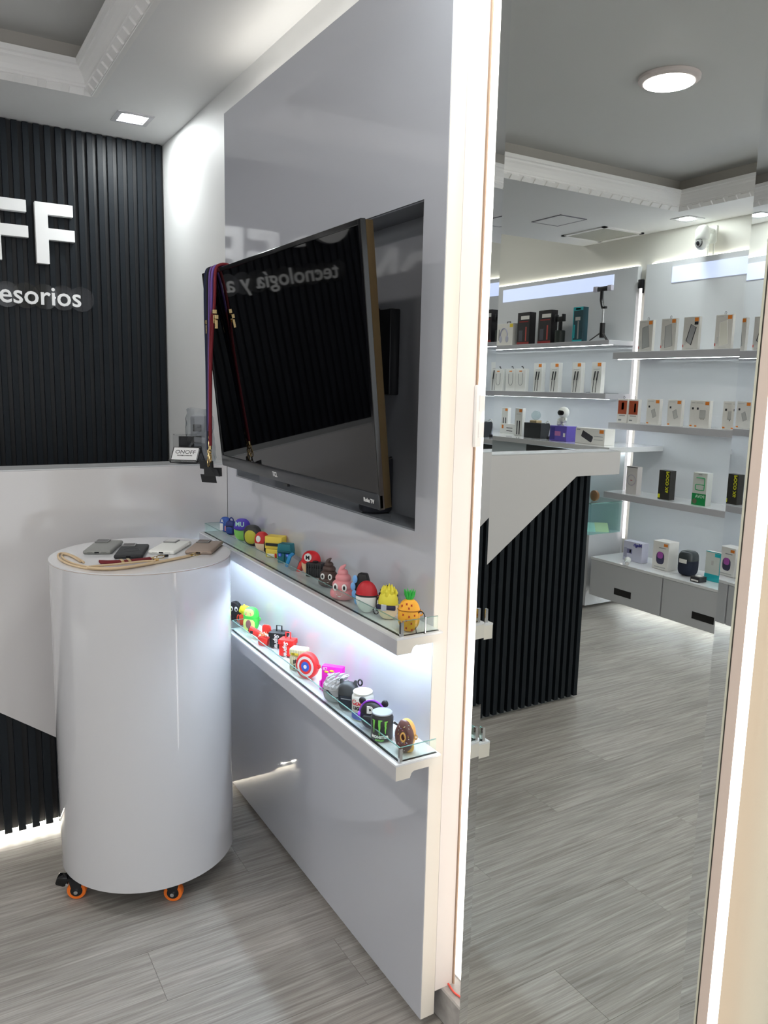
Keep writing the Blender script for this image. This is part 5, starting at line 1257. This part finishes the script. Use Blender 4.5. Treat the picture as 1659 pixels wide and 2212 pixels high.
# far section, lower shelf: cable boxes
for y, lab in ((4.895, 'white cable box with looped cable print, leftmost on far lower shelf'), (4.745, 'white cable box with looped cable print, second on far lower shelf'), (4.630, 'white cable box with looped cable print, third on far lower shelf')):
    t = carton(lab, -2.130, y, SH['f2'], .112, .168, .035, card('cable_box', (0.82, 0.82, 0.79)), [('orange_oval', .36, .64, .86, .91, OR)])
    outline(t, [(-.026, -.0182, .135), (-.026, -.0182, .075), (-.022, -.0182, .055), (-.010, -.0182, .044), (.006, -.0182, .044), (.018, -.0182, .055), (.022, -.0182, .075), (.022, -.0182, .130)], GR, 'printed_cable', .0018, False)
    MB().tube([(-.010, 0, .168), (.000, 0, .185), (.012, 0, .182)], .0035, 5).build('hang_tab', K_, t)
cab_l = [(4.440, 'first'), (4.265, 'second'), (4.045, 'third'), (3.860, 'last')]
for y, nm in cab_l:
    t = carton('narrow white box picturing two black plugs, %s of four on far lower shelf' % nm, -2.130, y, SH['f2'], .088, .205, .035, card('cable_box', (0.82, 0.82, 0.79)), [('brand_patch', .06, .42, .86, .97, OR), ('heading_line', .2, .8, .76, .78, LG)], hook=.0)
    for xo in (-.006, .020): 
        MB().tube([(xo - .010, -.0185, .145), (xo, -.0185, .085)], .0045, 6).build('printed_plug', DK, t); MB().tube([(xo, -.0185, .085), (xo + .006, -.0185, .004)], .0018, 5).build('printed_cable', DK, t)
# worktop goods
t = carton('narrow white cable box standing upright at back of the far worktop', -2.10, 4.760, SH['wt'] + .045, .075, .150, .03, card('cable_box', (0.82, 0.82, 0.79)), [('brand_patch', .06, .45, .84, .96, OR), ('printed_plug', .25, .38, .10, .50, DK), ('printed_plug', .62, .75, .10, .50, DK)])
t = carton('long white cable box lying flat at the left end of the worktop', -2.05, 4.700, SH['wt'], .200, .075, .05, card('cable_box', (0.82, 0.82, 0.79)), [('brand_patch', .78, .88, .50, .85, OR), ('printed_plug', .25, .60, .55, .62, DK), ('printed_plug', .25, .60, .25, .32, DK)])
t.location.x = -2.10; t.location.z = SH['wt']
t = carton('narrow white cable box with black plugs, right of the lying box', -1.985, 4.460, SH['wt'], .080, .200, .03, card('cable_box', (0.82, 0.82, 0.79)), [('brand_patch', .06, .45, .86, .97, OR), ('heading_line', .2, .8, .78, .80, LG), ('printed_plug', .28, .42, .05, .55, DK), ('printed_plug', .60, .74, .05, .55, DK)])
t = carton('plain black gift box on the far worktop in mirror', -1.960, 4.245, SH['wt'], .175, .105, .09, card('box_black3', (0.02, 0.024, 0.026)), [])
t = thing('crystal_ball', 'clear crystal ball on a wooden base standing on the black box', 'ornament', (-1.960, 4.262, SH['wt'] + .105), pi / 2)
B(-.034, .034, -.025, .025, 0, .018).build('wooden_base', mat('pale_wood', (0.62, 0.48, 0.28), .5), t, bevel=.002); MB().sphere((0, 0, .052), .034, 24, 14).build('ball', glass('crystal', (0.82, 0.88, 0.88), 1.6), t, smooth=True)
t = carton('purple galaxy printed box on the far worktop in mirror', -1.925, 3.945, SH['wt'], .160, .100, .09, card('galaxy', (0.14, 0.10, 0.50)), [('pink_glow', .35, .70, .35, .65, card('galaxy_pink', (0.55, 0.20, 0.45))), ('blue_glow', .70, .98, .10, .90, card('galaxy_blue', (0.06, 0.05, 0.30))), ('printed_figure', .08, .20, .30, .55, WH)])
t = thing('astronaut_lamp', 'white astronaut night lamp with dark visor on the purple box', 'lamp', (-1.925, 3.950, SH['wt'] + .100), pi / 2)
MB().sphere((0, 0, .090), (.040, .036, .038), 24, 14).build('helmet', CW, t, smooth=True); MB().sup((0, -.022, .088), .030, .017, .020, .9, .9, n=20, m=8).build('visor', BLACKG, t, smooth=True)
MB().sup((0, 0, .036), .026, .020, .022, .8, .9, n=20, m=8).build('torso', CW, t, smooth=True)
for sx in (-1, 1): MB().tube([(sx * .022, 0, .048), (sx * .034, -.012, .036), (sx * .024, -.022, .026)], [.010, .009, .008], 8).build('arm', CW, t, smooth=True); MB().tube([(sx * .012, 0, .020), (sx * .022, -.018, .010), (sx * .026, -.030, .010)], [.011, .010, .009], 8).build('leg', CW, t, smooth=True)
t = carton('long white box picturing a black cylindrical speaker on the worktop', -1.925, 3.655, SH['wt'], .255, .100, .09, WH, [('brand_patch', .04, .18, .72, .94, OR), ('heading_line', .06, .36, .50, .53, GR), ('icon_row', .06, .36, .28, .33, LG), ('maker_line', .84, .96, .86, .92, GR)])
MB().tube([(-.020, -.0475, .030), (.068, -.0475, .066)], .021, 20).build('printed_speaker', card('speaker_print', (0.05, 0.05, 0.06)), t, smooth=True)
MB().tube([(-.0205, -.0480, .0298), (-.0235, -.0480, .0286)], .016, 20).build('printed_speaker_end', card('speaker_end', (0.14, 0.14, 0.18)), t, smooth=True)
for c_ in t.children:
    if c_.name.startswith('printed_speaker'):
        for v_ in c_.data.vertices: v_.co.y = -.0458 + (v_.co.y + .0478) * .06
# white usb stick by the black box
t = thing('usb_cable', 'white cable dangling from the black gift box on the worktop', 'cable', (-1.94, 4.11, SH['wt']), 0)
MB().tube(smooth_path([(0, .03, .108), (0, 0, .125), (.004, -.03, .09), (.004, -.02, .04), (.004, -.012, .010)]), .004, 8).build('cord', CW, t, smooth=True); B(-.004, .012, -.020, -.004, 0, .02).build('plug', BLACK, t)
